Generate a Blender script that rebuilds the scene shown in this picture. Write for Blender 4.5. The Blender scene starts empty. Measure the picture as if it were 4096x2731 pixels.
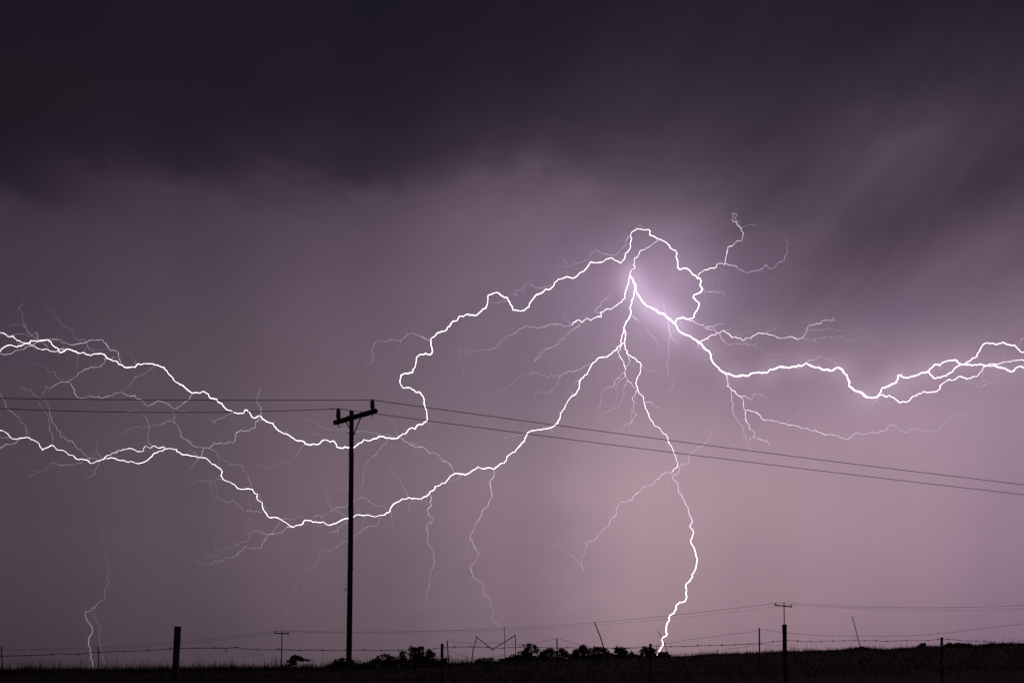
import bpy, math, random
import numpy as np
from mathutils import Vector

random.seed(11)
rng = np.random.default_rng(11)
scene = bpy.context.scene
COL = scene.collection

# ------------------------------------------------------------------ camera
F = 3072.0            # focal length in photograph pixels (27 mm on a 36 mm frame)
UC, VH = 2048.0, 2682.0   # centre column, row of the true horizon
EYE = 1.10
cam_data = bpy.data.cameras.new("camera")
cam_data.sensor_width = 36.0
cam_data.lens = 36.0 * F / 4096.0
cam_data.shift_y = (VH - 1365.5) / 4096.0
cam_data.clip_start = 0.05
cam_data.clip_end = 40000.0
cam = bpy.data.objects.new("camera", cam_data)
cam.location = (0, 0, EYE)
cam.rotation_euler = (math.radians(90), 0, 0)
COL.objects.link(cam)
scene.camera = cam

def at(u, v, Y):
    """point of the place seen at column u, row v, standing Y metres away"""
    return Vector(((u - UC) / F * Y, Y, EYE + (VH - v) / F * Y))

# ------------------------------------------------------------------ world: storm cloud lit from inside by the lightning
world = bpy.data.worlds.new("World")
scene.world = world
world.use_nodes = True
nt = world.node_tree
nt.nodes.clear()

def lin(c):
    c = c / 255.0
    return c / 12.92 if c <= 0.04045 else ((c + 0.055) / 1.055) ** 2.4

def ang(u, v):
    du = (u - UC) / F
    dz = (VH - v) / F
    return math.atan2(du, 1.0), math.atan2(dz, math.hypot(1.0, du))

def sock(n, i):
    return n.outputs[i] if not isinstance(n, bpy.types.NodeSocket) else n

def math_n(op, a, b=None, c=None, clamp=False):
    n = nt.nodes.new("ShaderNodeMath")
    n.operation = op
    n.use_clamp = clamp
    for i, x in enumerate((a, b, c)):
        if x is None:
            continue
        if isinstance(x, (int, float)):
            n.inputs[i].default_value = x
        else:
            nt.links.new(x, n.inputs[i])
    return n.outputs[0]

def map_range(x, a, b, lo, hi, smooth=True):
    n = nt.nodes.new("ShaderNodeMapRange")
    n.interpolation_type = 'SMOOTHSTEP' if smooth else 'LINEAR'
    n.clamp = True
    nt.links.new(x, n.inputs[0])
    for i, val in zip((1, 2, 3, 4), (a, b, lo, hi)):
        n.inputs[i].default_value = val
    return n.outputs[0]

def mix_col(fac, a, b, mode='MIX'):
    n = nt.nodes.new("ShaderNodeMix")
    n.data_type = 'RGBA'
    n.blend_type = mode
    n.clamp_factor = True
    for i, x in ((0, fac), (6, a), (7, b)):
        if isinstance(x, (int, float)):
            n.inputs[i].default_value = x
        elif isinstance(x, tuple):
            n.inputs[i].default_value = x
        else:
            nt.links.new(x, n.inputs[i])
    return n.outputs[2]

tc = nt.nodes.new("ShaderNodeTexCoord")
dirv = tc.outputs["Generated"]
sep = nt.nodes.new("ShaderNodeSeparateXYZ")
nt.links.new(dirv, sep.inputs[0])
az0 = math_n('ARCTAN2', sep.outputs[0], sep.outputs[1])
el0 = math_n('ARCSINE', math_n('MINIMUM', math_n('MAXIMUM', sep.outputs[2], -1.0), 1.0))

def noise(scale, detail, rough, stretch=(1, 1, 1), rot=(0, 0, 0)):
    m = nt.nodes.new("ShaderNodeMapping")
    m.inputs["Scale"].default_value = stretch
    m.inputs["Rotation"].default_value = rot
    nt.links.new(dirv, m.inputs[0])
    n = nt.nodes.new("ShaderNodeTexNoise")
    n.inputs["Scale"].default_value = scale
    n.inputs["Detail"].default_value = detail
    n.inputs["Roughness"].default_value = rough
    nt.links.new(m.outputs[0], n.inputs["Vector"])
    return n.outputs[0]

# ragged cloud base: the deck's height wanders with a fractal noise
n_big = noise(3.2, 2, 0.5, (1, 1, 1.6))
n_mid = noise(9.0, 5, 0.6, (1, 1, 2.0))
wob = math_n('ADD', math_n('MULTIPLY', math_n('SUBTRACT', n_big, 0.5), 0.055),
             math_n('MULTIPLY', math_n('SUBTRACT', n_mid, 0.5), 0.058))
wob = math_n('MULTIPLY', wob, map_range(el0, 0.25, 0.5, 0.25, 1.0))
el = math_n('ADD', el0, wob)
az = math_n('ADD', az0, math_n('MULTIPLY', math_n('SUBTRACT', n_mid, 0.5), 0.05))

ROWS = [0, 300, 500, 640, 700, 760, 900, 1100, 1300, 1600, 1900, 2200, 2500, 2682]
SKY = {   # brightness of the storm sky by compass direction, row by row
   0:    [(27,23,32),(30,25,33),(33,27,36),(39,32,42),(48,40,51),(59,49,61),(66,55,67),(71,59,70),(76,64,75),(80,68,77),(79,68,76),(76,65,73),(69,58,66),(64,54,61)],
   700:  [(29,25,34),(31,26,35),(36,30,39),(42,35,45),(52,43,54),(66,55,67),(74,62,73),(81,68,79),(86,73,83),(90,78,86),(92,80,87),(90,78,85),(82,70,77),(78,66,73)],
   1400: [(27,24,33),(32,27,36),(39,32,42),(48,40,51),(56,46,58),(74,62,74),(88,74,86),(96,81,93),(102,87,98),(108,94,103),(114,99,106),(110,95,102),(102,88,94),(97,83,89)],
   2048: [(29,25,34),(36,30,40),(46,38,49),(58,48,60),(70,59,71),(88,73,87),(106,88,104),(114,95,112),(116,100,114),(124,108,119),(140,121,130),(136,117,126),(124,106,114),(116,99,107)],
   2600: [(32,27,36),(40,34,44),(50,41,53),(60,50,62),(66,55,68),(76,63,77),(96,80,95),(116,96,115),(128,108,125),(148,127,138),(173,149,156),(168,144,151),(155,132,139),(146,123,130)],
   3150: [(36,31,40),(46,39,50),(58,48,60),(66,54,68),(68,56,69),(70,58,71),(80,67,81),(96,80,95),(116,98,113),(146,124,137),(165,141,149),(159,135,143),(148,124,132),(139,116,125)],
   3600: [(36,31,40),(54,46,57),(72,61,74),(76,65,78),(77,65,78),(77,65,78),(80,66,80),(94,78,93),(116,98,114),(153,130,143),(163,139,150),(156,132,143),(141,118,129),(134,111,122)],
   4096: [(38,32,41),(58,49,61),(66,55,68),(68,56,69),(72,60,73),(78,65,79),(92,77,91),(108,91,106),(126,107,121),(150,128,142),(152,129,144),(147,124,138),(132,110,124),(125,104,117)],
}
BACK = [(28,24,32)]*3 + [(34,28,36),(38,32,40),(42,35,43),(46,38,46),(48,40,48),(50,42,49),(50,42,49),(50,42,48),(48,41,47),(46,39,44),(44,37,42)]
ELMAX = 1.2
elpos = math_n('DIVIDE', el, ELMAX, clamp=True)

def ramp(u, cols):
    n = nt.nodes.new("ShaderNodeValToRGB")
    n.color_ramp.interpolation = 'CARDINAL'
    stops = sorted((ang(u, v)[1] / ELMAX, c) for v, c in zip(ROWS, cols))
    els = n.color_ramp.elements
    while len(els) < len(stops):
        els.new(0.5)
    for e, (p, c) in zip(els, stops):
        e.position = min(max(p, 0.0), 1.0)
    for e, (p, c) in zip(els, stops):
        e.color = (lin(c[0] * 1.0 + 2.0 * max(0, 1 - c[0] / 70)), lin(c[1] * 0.98 + 1.3 * max(0, 1 - c[0] / 70)), lin(c[2] * 1.01 + 2.2 * max(0, 1 - c[0] / 70)), 1)
    nt.links.new(elpos, n.inputs[0])
    return n.outputs[0]

cols = [(-2.0, ramp(2048, BACK))] + [(ang(u, 0)[0], ramp(u, c)) for u, c in sorted(SKY.items())]
sky = cols[0][1]
back_ramp = sky
pa = cols[0][0]
for a, r in cols[1:]:
    t = map_range(az, pa, a, 0, 1)
    sky = mix_col(t, sky, r)
    pa = a
sky = mix_col(map_range(az, pa, 2.0, 0, 1), sky, back_ramp)

# slanting rain curtains in the right half of the storm
def band(u0, v0, u1, v1, half_px, amp, feather_px):
    a0, e0 = ang(u0, v0)
    a1, e1 = ang(u1, v1)
    L = math.hypot(a1 - a0, e1 - e0)
    dx, dy = (a1 - a0) / L, (e1 - e0) / L
    am, em = (a0 + a1) / 2, (e0 + e1) / 2
    A = math_n('SUBTRACT', az, am)
    E = math_n('SUBTRACT', el, em)
    p = math_n('ADD', math_n('MULTIPLY', A, dx), math_n('MULTIPLY', E, dy))
    q = math_n('SUBTRACT', math_n('MULTIPLY', E, dx), math_n('MULTIPLY', A, dy))
    sq = half_px / F
    sp = L / 2 + feather_px / F * 0.5
    g = math_n('ADD', math_n('POWER', math_n('DIVIDE', math_n('ABSOLUTE', q), sq), 2.0),
               math_n('POWER', math_n('DIVIDE', math_n('ABSOLUTE', p), sp), 4.0))
    return math_n('MULTIPLY', math_n('EXPONENT', math_n('MULTIPLY', g, -1.0)), amp)

mod = band(3020, 1060, 3840, 380, 75, 0.19, 200)
for b in (band(3250, 1120, 4250, 480, 100, -0.13, 250), band(2550, 850, 3050, 500, 120, -0.14, 200),
          band(2080, 900, 2620, 600, 80, 0.10, 150), band(3600, 1150, 4300, 720, 80, 0.08, 150),
          band(2850, 960, 3300, 600, 45, -0.10, 120), band(3300, 900, 4000, 330, 45, -0.08, 120)):
    mod = math_n('ADD', mod, b)
ph = math.radians(43)
p_ = math_n('ADD', math_n('MULTIPLY', az, math.cos(ph)), math_n('MULTIPLY', el0, math.sin(ph)))
q_ = math_n('SUBTRACT', math_n('MULTIPLY', el0, math.cos(ph)), math_n('MULTIPLY', az, math.sin(ph)))
def streak(sp, sq, detail, rough, off):
    c = nt.nodes.new("ShaderNodeCombineXYZ")
    nt.links.new(math_n('MULTIPLY', p_, sp), c.inputs[0])
    nt.links.new(math_n('MULTIPLY', q_, sq), c.inputs[1])
    c.inputs[2].default_value = off
    n = nt.nodes.new("ShaderNodeTexNoise")
    n.inputs["Scale"].default_value = 1.0
    n.inputs["Detail"].default_value = detail
    n.inputs["Roughness"].default_value = rough
    nt.links.new(c.outputs[0], n.inputs["Vector"])
    return n.outputs[0]
fib = streak(4.0, 26.0, 3, 0.5, 3.7)
shaft_c = nt.nodes.new("ShaderNodeCombineXYZ")
nt.links.new(math_n('MULTIPLY', math_n('ADD', az0, math_n('MULTIPLY', el0, -0.12)), 24.0), shaft_c.inputs[0])
nt.links.new(math_n('MULTIPLY', el0, 2.2), shaft_c.inputs[1])
shaft_n = nt.nodes.new("ShaderNodeTexNoise")
shaft_n.inputs["Scale"].default_value = 1.0
shaft_n.inputs["Detail"].default_value = 3
nt.links.new(shaft_c.outputs[0], shaft_n.inputs["Vector"])
soft = noise(2.6, 3, 0.5, (1, 1, 1.4))
up = math_n('MULTIPLY', map_range(el0, 0.26, 0.46, 0.0, 1.0), map_range(az0, -0.25, 0.15, 0.35, 1.0))
low = map_range(el0, 0.30, 0.40, 1.0, 0.0)
mod = math_n('ADD', mod, math_n('MULTIPLY', math_n('MULTIPLY', math_n('SUBTRACT', fib, 0.5), 0.40), up))
mod = math_n('ADD', mod, math_n('MULTIPLY', math_n('MULTIPLY', math_n('SUBTRACT', shaft_n.outputs[0], 0.5), 0.075), low))
mod = math_n('ADD', mod, math_n('MULTIPLY', math_n('SUBTRACT', soft, 0.5), 0.22))
mod = math_n('ADD', mod, 1.0)
cmb = nt.nodes.new("ShaderNodeCombineXYZ")
for i in range(3):
    nt.links.new(mod, cmb.inputs[i])
sky = mix_col(1.0, sky, cmb.outputs[0], 'MULTIPLY')

# cloud and rain lit up round the brightest channels
def lobe(u, v, sig_px, col):
    global sky
    d = at(u, v, 1.0) - Vector((0, 0, EYE))
    d.normalize()
    n = nt.nodes.new("ShaderNodeVectorMath")
    n.operation = 'DOT_PRODUCT'
    nt.links.new(dirv, n.inputs[0])
    n.inputs[1].default_value = d
    k = 1.0 / (sig_px / F) ** 2
    e = math_n('EXPONENT', math_n('MULTIPLY', math_n('SUBTRACT', n.outputs["Value"], 1.0), k))
    sc = nt.nodes.new("ShaderNodeVectorMath")
    sc.operation = 'SCALE'
    sc.inputs[0].default_value = col
    nt.links.new(e, sc.inputs["Scale"])
    sky = mix_col(1.0, sky, sc.outputs[0], 'ADD')

GL = (0.86, 0.66, 0.90)
def g(a):
    return tuple(a * c for c in GL)
lobe(2610, 1210, 330, g(0.055))
lobe(2590, 1165, 150, g(0.115))
lobe(2680, 1225, 110, g(0.10))
for u_, v_, a_ in ((2518, 1101, 0.15), (2540, 1146, 0.15), (2562, 1193, 0.15), (2598, 1229, 0.15), (2643, 1253, 0.15), (2684, 1282, 0.15), (2716, 1322, 0.15), (2804, 1375, 0.055), (2839, 1411, 0.055), (2899, 1491, 0.055), (2949, 1504, 0.055), (3049, 1492, 0.055), (3095, 1476, 0.055), (3195, 1461, 0.055), (3241, 1462, 0.055), (3338, 1475, 0.055), (3378, 1492, 0.055), (3435, 1567, 0.055), (3480, 1590, 0.055), (3560, 1540, 0.055), (3592, 1506, 0.055), (3684, 1491, 0.055), (3726, 1471, 0.039), (3818, 1441, 0.039), (3864, 1458, 0.039), (3966, 1464, 0.039), (4016, 1473, 0.039), (4106, 1475, 0.039)):
    lobe(u_, v_, 33, g(a_))
lobe(3330, 1500, 150, g(0.03))
lobe(3600, 1530, 150, g(0.04))
lobe(3950, 1460, 170, g(0.045))
lobe(1660, 1450, 220, g(0.008))

bg = nt.nodes.new("ShaderNodeBackground")
bg.inputs[1].default_value = 1.0
out = nt.nodes.new("ShaderNodeOutputWorld")
nt.links.new(sky, bg.inputs[0])
nt.links.new(bg.outputs[0], out.inputs[0])

world.cycles.sampling_method = 'MANUAL'
world.cycles.sample_map_resolution = 256
scene.view_settings.view_transform = 'Standard'
scene.view_settings.look = 'None'
scene.view_settings.exposure = 0.0
scene.view_settings.gamma = 1.0
scene.view_settings.use_curve_mapping = False
scene.cycles.use_denoising = False
scene.cycles.use_adaptive_sampling = False
scene.cycles.transparent_max_bounces = 24
scene.cycles.max_bounces = 4
scene.cycles.sample_clamp_indirect = 0.15
scene.cycles.sample_clamp_direct = 1.6

# ------------------------------------------------------------------ materials
def mat_surface(name, base, alt, scale=8.0, rough=0.85, bump=0.25, stretch=(1, 1, 1), metallic=0.0):
    m = bpy.data.materials.new(name)
    m.use_nodes = True
    t = m.node_tree
    b = t.nodes["Principled BSDF"]
    b.inputs["Roughness"].default_value = rough
    b.inputs["Metallic"].default_value = metallic
    b.inputs["Specular IOR Level"].default_value = 0.2
    co = t.nodes.new("ShaderNodeTexCoord")
    mp = t.nodes.new("ShaderNodeMapping")
    mp.inputs["Scale"].default_value = stretch
    t.links.new(co.outputs["Object"], mp.inputs[0])
    n = t.nodes.new("ShaderNodeTexNoise")
    n.inputs["Scale"].default_value = scale
    n.inputs["Detail"].default_value = 8
    n.inputs["Roughness"].default_value = 0.65
    t.links.new(mp.outputs[0], n.inputs["Vector"])
    r = t.nodes.new("ShaderNodeValToRGB")
    r.color_ramp.elements[0].position = 0.32
    r.color_ramp.elements[0].color = (*base, 1)
    r.color_ramp.elements[1].position = 0.70
    r.color_ramp.elements[1].color = (*alt, 1)
    t.links.new(n.outputs[0], r.inputs[0])
    t.links.new(r.outputs[0], b.inputs["Base Color"])
    bp = t.nodes.new("ShaderNodeBump")
    bp.inputs["Strength"].default_value = bump
    bp.inputs["Distance"].default_value = 0.02
    t.links.new(n.outputs[0], bp.inputs["Height"])
    t.links.new(bp.outputs[0], b.inputs["Normal"])
    return m

M_POLE = mat_surface("creosoted_pole_wood", (0.045, 0.032, 0.022), (0.10, 0.075, 0.05), 14, 0.9, 0.4, (1, 1, 0.08))
M_WOOD = mat_surface("weathered_wood", (0.06, 0.048, 0.036), (0.13, 0.11, 0.085), 20, 0.9, 0.4, (1, 1, 0.15))
M_STEEL = mat_surface("rusty_steel", (0.05, 0.03, 0.02), (0.11, 0.06, 0.035), 40, 0.75, 0.2)
M_WIRE = mat_surface("weathered_wire", (0.04, 0.035, 0.03), (0.09, 0.07, 0.06), 60, 0.6, 0.1)
M_COND = mat_surface("aluminium_conductor", (0.10, 0.10, 0.10), (0.16, 0.16, 0.15), 30, 0.6, 0.0)
M_PORC = mat_surface("brown_glazed_porcelain", (0.045, 0.022, 0.014), (0.06, 0.03, 0.02), 12, 0.35, 0.0)
M_BARK = mat_surface("bark", (0.05, 0.04, 0.03), (0.09, 0.07, 0.05), 10, 0.95, 0.4)
M_LEAF = mat_surface("dark_foliage", (0.035, 0.05, 0.022), (0.075, 0.095, 0.04), 3, 0.8, 0.0)
M_GRASS = mat_surface("dry_grass", (0.040, 0.044, 0.009), (0.100, 0.082, 0.020), 0.9, 0.9, 0.0)
M_SOIL = mat_surface("grassy_soil", (0.030, 0.033, 0.007), (0.070, 0.058, 0.015), 1.3, 0.95, 0.6)
M_PALE = mat_surface("pale_paint", (0.55, 0.55, 0.52), (0.72, 0.72, 0.68), 25, 0.7, 0.1)

M_BOLT = bpy.data.materials.new("lightning_plasma")
M_BOLT.use_nodes = True
_t = M_BOLT.node_tree
_t.nodes.clear()
_at = _t.nodes.new("ShaderNodeAttribute")
_at.attribute_name = "plasma_level"
_cr = _t.nodes.new("ShaderNodeValToRGB")
_cr.color_ramp.elements[0].position = 0.0
_cr.color_ramp.elements[0].color = (0.72, 0.66, 0.98, 1)
_cr.color_ramp.elements[1].position = 1.0
_cr.color_ramp.elements[1].color = (1.0, 0.88, 0.90, 1)
_e = _cr.color_ramp.elements.new(0.25)
_e.color = (0.90, 0.80, 1.0, 1)
_em = _t.nodes.new("ShaderNodeEmission")
_tr = _t.nodes.new("ShaderNodeBsdfTransparent")
_ad = _t.nodes.new("ShaderNodeAddShader")
_o = _t.nodes.new("ShaderNodeOutputMaterial")
_t.links.new(_at.outputs["Fac"], _cr.inputs[0])
_t.links.new(_cr.outputs[0], _em.inputs[0])
_t.links.new(_at.outputs["Fac"], _em.inputs[1])
_t.links.new(_em.outputs[0], _ad.inputs[0])
_t.links.new(_tr.outputs[0], _ad.inputs[1])
_t.links.new(_ad.outputs[0], _o.inputs[0])
M_BOLT.cycles.emission_sampling = 'AUTO'

# ------------------------------------------------------------------ mesh helpers
class MB:
    def __init__(self):
        self.v, self.f, self.a = [], [], []
    def add(self, vs, fs, attr=None):
        o = len(self.v)
        self.v.extend([tuple(p) for p in vs])
        self.f.extend([tuple(i + o for i in q) for q in fs])
        if attr is not None:
            self.a.extend(attr)
    def tube(self, pts, radii, sides=8, attr=None, caps=True):
        pts = [Vector(p) for p in pts]
        n = len(pts)
        if isinstance(radii, (int, float)):
            radii = [radii] * n
        vs, at_ = [], []
        nrm = None
        for i in range(n):
            t = (pts[min(i + 1, n - 1)] - pts[max(i - 1, 0)])
            if t.length < 1e-9:
                t = Vector((0, 0, 1))
            t.normalize()
            if nrm is None:
                nrm = t.cross(Vector((0, 1, 0)))
                if nrm.length < 1e-3:
                    nrm = t.cross(Vector((1, 0, 0)))
            nrm = nrm - t * nrm.dot(t)
            if nrm.length < 1e-6:
                nrm = t.orthogonal()
            nrm.normalize()
            b = t.cross(nrm)
            for k in range(sides):
                w = 2 * math.pi * k / sides
                vs.append(pts[i] + (nrm * math.cos(w) + b * math.sin(w)) * radii[i])
                if attr is not None:
                    at_.append(attr[i])
        fs = []
        for i in range(n - 1):
            for k in range(sides):
                k2 = (k + 1) % sides
                fs.append((i * sides + k, i * sides + k2, (i + 1) * sides + k2, (i + 1) * sides + k))
        if caps:
            fs.append(tuple(reversed(range(sides))))
            fs.append(tuple(range((n - 1) * sides, n * sides)))
        self.add(vs, fs, at_ if attr is not None else None)
    def lathe(self, base, axis, prof, sides=16):
        """prof: (height, radius) pairs along axis from base"""
        axis = Vector(axis).normalized()
        nx = axis.orthogonal().normalized()
        ny = axis.cross(nx)
        vs, fs = [], []
        for h, r in prof:
            for k in range(sides):
                w = 2 * math.pi * k / sides
                vs.append(Vector(base) + axis * h + (nx * math.cos(w) + ny * math.sin(w)) * r)
        m = len(prof)
        for i in range(m - 1):
            for k in range(sides):
                k2 = (k + 1) % sides
                fs.append((i * sides + k, i * sides + k2, (i + 1) * sides + k2, (i + 1) * sides + k))
        fs.append(tuple(reversed(range(sides))))
        fs.append(tuple(range((m - 1) * sides, m * sides)))
        self.add(vs, fs)
    def box(self, a, b, w, d):
        """square bar from a to b, w wide and d deep"""
        a, b = Vector(a), Vector(b)
        t = (b - a).normalized()
        x = t.cross(Vector((0, 1, 0)))
        if x.length < 1e-3:
            x = Vector((1, 0, 0))
        x.normalize()
        y = t.cross(x)
        vs = []
        for p in (a, b):
            for sx, sy in ((-1, -1), (1, -1), (1, 1), (-1, 1)):
                vs.append(p + x * sx * w / 2 + y * sy * d / 2)
        self.add(vs, [(3, 2, 1, 0), (4, 5, 6, 7), (0, 1, 5, 4), (1, 2, 6, 5), (2, 3, 7, 6), (3, 0, 4, 7)])
    def build(self, name, mat, parent=None, smooth=False, origin=None):
        me = bpy.data.meshes.new(name)
        off = Vector(origin) if origin is not None else (parent.location.copy() if parent is not None and parent.parent is None else Vector((0, 0, 0)))
        if parent is not None and parent.parent is not None:
            off = parent.parent.location + parent.location
        me.from_pydata([(p[0] - off[0], p[1] - off[1], p[2] - off[2]) for p in self.v], [], self.f)
        if self.a:
            at_ = me.attributes.new("plasma_level", 'FLOAT', 'POINT')
            at_.data.foreach_set("value", self.a)
        me.materials.append(mat)
        if smooth:
            me.polygons.foreach_set("use_smooth", [True] * len(me.polygons))
        ob = bpy.data.objects.new(name, me)
        COL.objects.link(ob)
        if parent is not None:
            ob.parent = parent
        elif origin is not None:
            ob.location = origin
        return ob

def tag(o, label=None, cat=None, group=None, kind=None):
    if label: o["label"] = label
    if cat: o["category"] = cat
    if group: o["group"] = group
    if kind: o["kind"] = kind
    return o

def thing(name, loc, label, cat, group=None):
    o = bpy.data.objects.new(name, None)
    o.empty_display_size = 0.2
    o.location = loc
    COL.objects.link(o)
    return tag(o, label, cat, group)

def lerp_table(x, tab):
    xs = [a for a, _ in tab]
    ys = [b for _, b in tab]
    return float(np.interp(x, xs, ys))

# ------------------------------------------------------------------ ground
CREST = 32.0
SKYLINE = [(-800, 2682), (0, 2680), (600, 2676), (1000, 2671), (1300, 2668), (1500, 2664), (1650, 2657), (1780, 2653), (1900, 2652), (2000, 2646), (2070, 2638), (2200, 2635), (2500, 2630), (2680, 2625),
           (2800, 2619), (3000, 2610), (3200, 2604), (3330, 2599), (3440, 2592), (3480, 2594), (3560, 2594), (3680, 2588), (3800, 2584), (3900, 2580), (4096, 2576), (5000, 2562)]
SKX = np.array([a for a, _ in SKYLINE], float)
SKV = np.array([b for _, b in SKYLINE], float)

def ground_z(x, y):
    x = np.asarray(x, float)
    y = np.asarray(y, float)
    yy = np.maximum(y, 4.0)
    u = UC + F * np.clip(x / yy, -0.95, 0.95)
    zc = EYE + (VH - np.interp(u, SKX, SKV)) / F * CREST
    t = np.clip((y - 8.5) / (CREST - 8.5), 0, 1)
    rise = zc * (t * (1.55 - 0.55 * t))
    over = y - CREST
    fall = zc - 0.0013 * np.minimum(np.maximum(over, 0), 58) ** 2 - 0.02 * np.clip(over - 58, 0, 110)
    far = np.clip((over - 58) / 140, 0, 1)
    fall = fall * (1 - far) + (-8.0) * far
    z = np.where(y < CREST, rise, fall)
    bump = 0.03 * np.sin(x * 1.7 + y * 0.6) * np.cos(y * 1.3 - x * 0.4) + 0.02 * np.sin(x * 3.9 + 1.0) * np.sin(y * 2.7)
    near = np.clip(1 - np.abs(y - 18) / 120, 0, 1) * np.clip(1 - np.abs(x) / 200, 0, 1)
    return z + bump * near

def gz(x, y):
    return float(ground_z(x, y))

def axis(lo, hi, step, far):
    a = list(np.arange(lo, hi + step / 2, step))
    s, x = step, hi
    right = []
    while x < far:
        s *= 1.35
        x += s
        right.append(x)
    s, x = step, lo
    left = []
    while x > -far:
        s *= 1.35
        x -= s
        left.append(x)
    return np.array(left[::-1] + a + right)

gx = axis(-45, 45, 0.8, 12000)
gy = axis(-10, 100, 0.8, 12000)
XX, YY = np.meshgrid(gx, gy)
ZZ = ground_z(XX, YY)
nx_, ny_ = len(gx), len(gy)
gverts = np.stack([XX, YY, ZZ], -1).reshape(-1, 3)
idx = np.arange(nx_ * ny_).reshape(ny_, nx_)
gfaces = np.stack([idx[:-1, :-1], idx[:-1, 1:], idx[1:, 1:], idx[1:, :-1]], -1).reshape(-1, 4)
gm = bpy.data.meshes.new("ground")
gm.from_pydata(gverts.tolist(), [], gfaces.tolist())
gm.polygons.foreach_set("use_smooth", [True] * len(gm.polygons))
gm.materials.append(M_SOIL)
ground = bpy.data.objects.new("ground", gm)
COL.objects.link(ground)
tag(ground, "dark grassy slope rising to a low crest under the storm", kind="structure")

# ------------------------------------------------------------------ lightning
REG = {'A': (0, 1150, 2.61375), 'B': (600, 1350, 2.61375), 'C': (0, 1650, 2.61375), 'D': (1400, 1100, 2.61375),
       'E': (2100, 850, 2.61375), 'F': (2700, 800, 2.61375), 'G': (3300, 1200, 2.613), 'H': (2700, 1400, 2.61375),
       'P': (1250, 1550, 5.226), 'J': (1400, 1700, 2.61375), 'K': (700, 1800, 2.61375), 'L': (2100, 1400, 2.61375),
       'M': (2300, 1800, 2.61375), 'N': (200, 2050, 2.4125), 'O': (2400, 2200, 3.563), 'S': (0, 0, 1.0),
       '1': (0, 2431, 3.92), '2': (500, 2431, 3.92), '3': (1000, 2431, 3.92), '4': (1500, 2431, 3.92),
       '5': (2000, 2431, 3.92), '6': (2500, 2431, 3.92), '7': (3000, 2381, 3.36), '8': (3496, 2431, 3.92)}

def trace(text):
    """'A 10,20 30,40 B 5,6' -> points in photograph pixels"""
    pts, reg = [], None
    for tok in text.split():
        if ',' in tok:
            a, b = tok.split(',')
            x0, y0, s = REG[reg]
            pts.append((x0 + float(a) / s, y0 + float(b) / s))
        else:
            reg = tok
    return pts

def roughen(pts, levels, amp):
    for _ in range(levels):
        outp = [pts[0]]
        for a, b in zip(pts[:-1], pts[1:]):
            dx, dy = b[0] - a[0], b[1] - a[1]
            L = math.hypot(dx, dy)
            if L > 7:
                k = random.gauss(0, amp)
                k = max(-2 * amp, min(2 * amp, k))
                outp.append(((a[0] + b[0]) / 2 - dy * k, (a[1] + b[1]) / 2 + dx * k))
            outp.append(b)
        pts = outp
    return pts

def bolt_depth(u, v):
    return 2300 + 330 * math.sin(u / 820.0 + 0.6) + 190 * math.sin(v / 330.0 + u / 1500.0)

def heat_of(level):
    return 1.15 * level ** 2 if level < 1.0 else 1.15 + 0.25 * (level - 1.0)

def bolt_mesh(pts, w0, w1, l0, l1, depth, name, parent, taper=True):
    """one luminous channel; w in photograph pixels, l = brightness level"""
    acc = [0.0]
    for a, b in zip(pts[:-1], pts[1:]):
        acc.append(acc[-1] + math.hypot(b[0] - a[0], b[1] - a[1]))
    T = acc[-1] or 1.0
    P3, R, H = [], [], []
    for (u, v), s in zip(pts, acc):
        t = s / T
        Y = depth(u, v)
        P3.append(at(u, v, Y))
        w = (w0 + (w1 - w0) * t) * 0.86 * random.uniform(0.86, 1.14)
        lv = (l0 + (l1 - l0) * t) * (1.02 + 0.14 * math.sin(s * .045 + l0 * 40) + 0.10 * math.sin(s * .17 + w0 * 50)) * random.uniform(0.88, 1.06)
        R.append(0.5 * w / F * Y)
        h = heat_of(lv)
        H.append(h)
    if taper:
        H[-1] *= 0.15
        if len(H) > 3:
            H[-2] *= 0.5
    mb = MB()
    mb.tube(P3, R, 4, H, caps=False)
    return mb.build(name, M_BOLT, parent)

ARMS = {}
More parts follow.
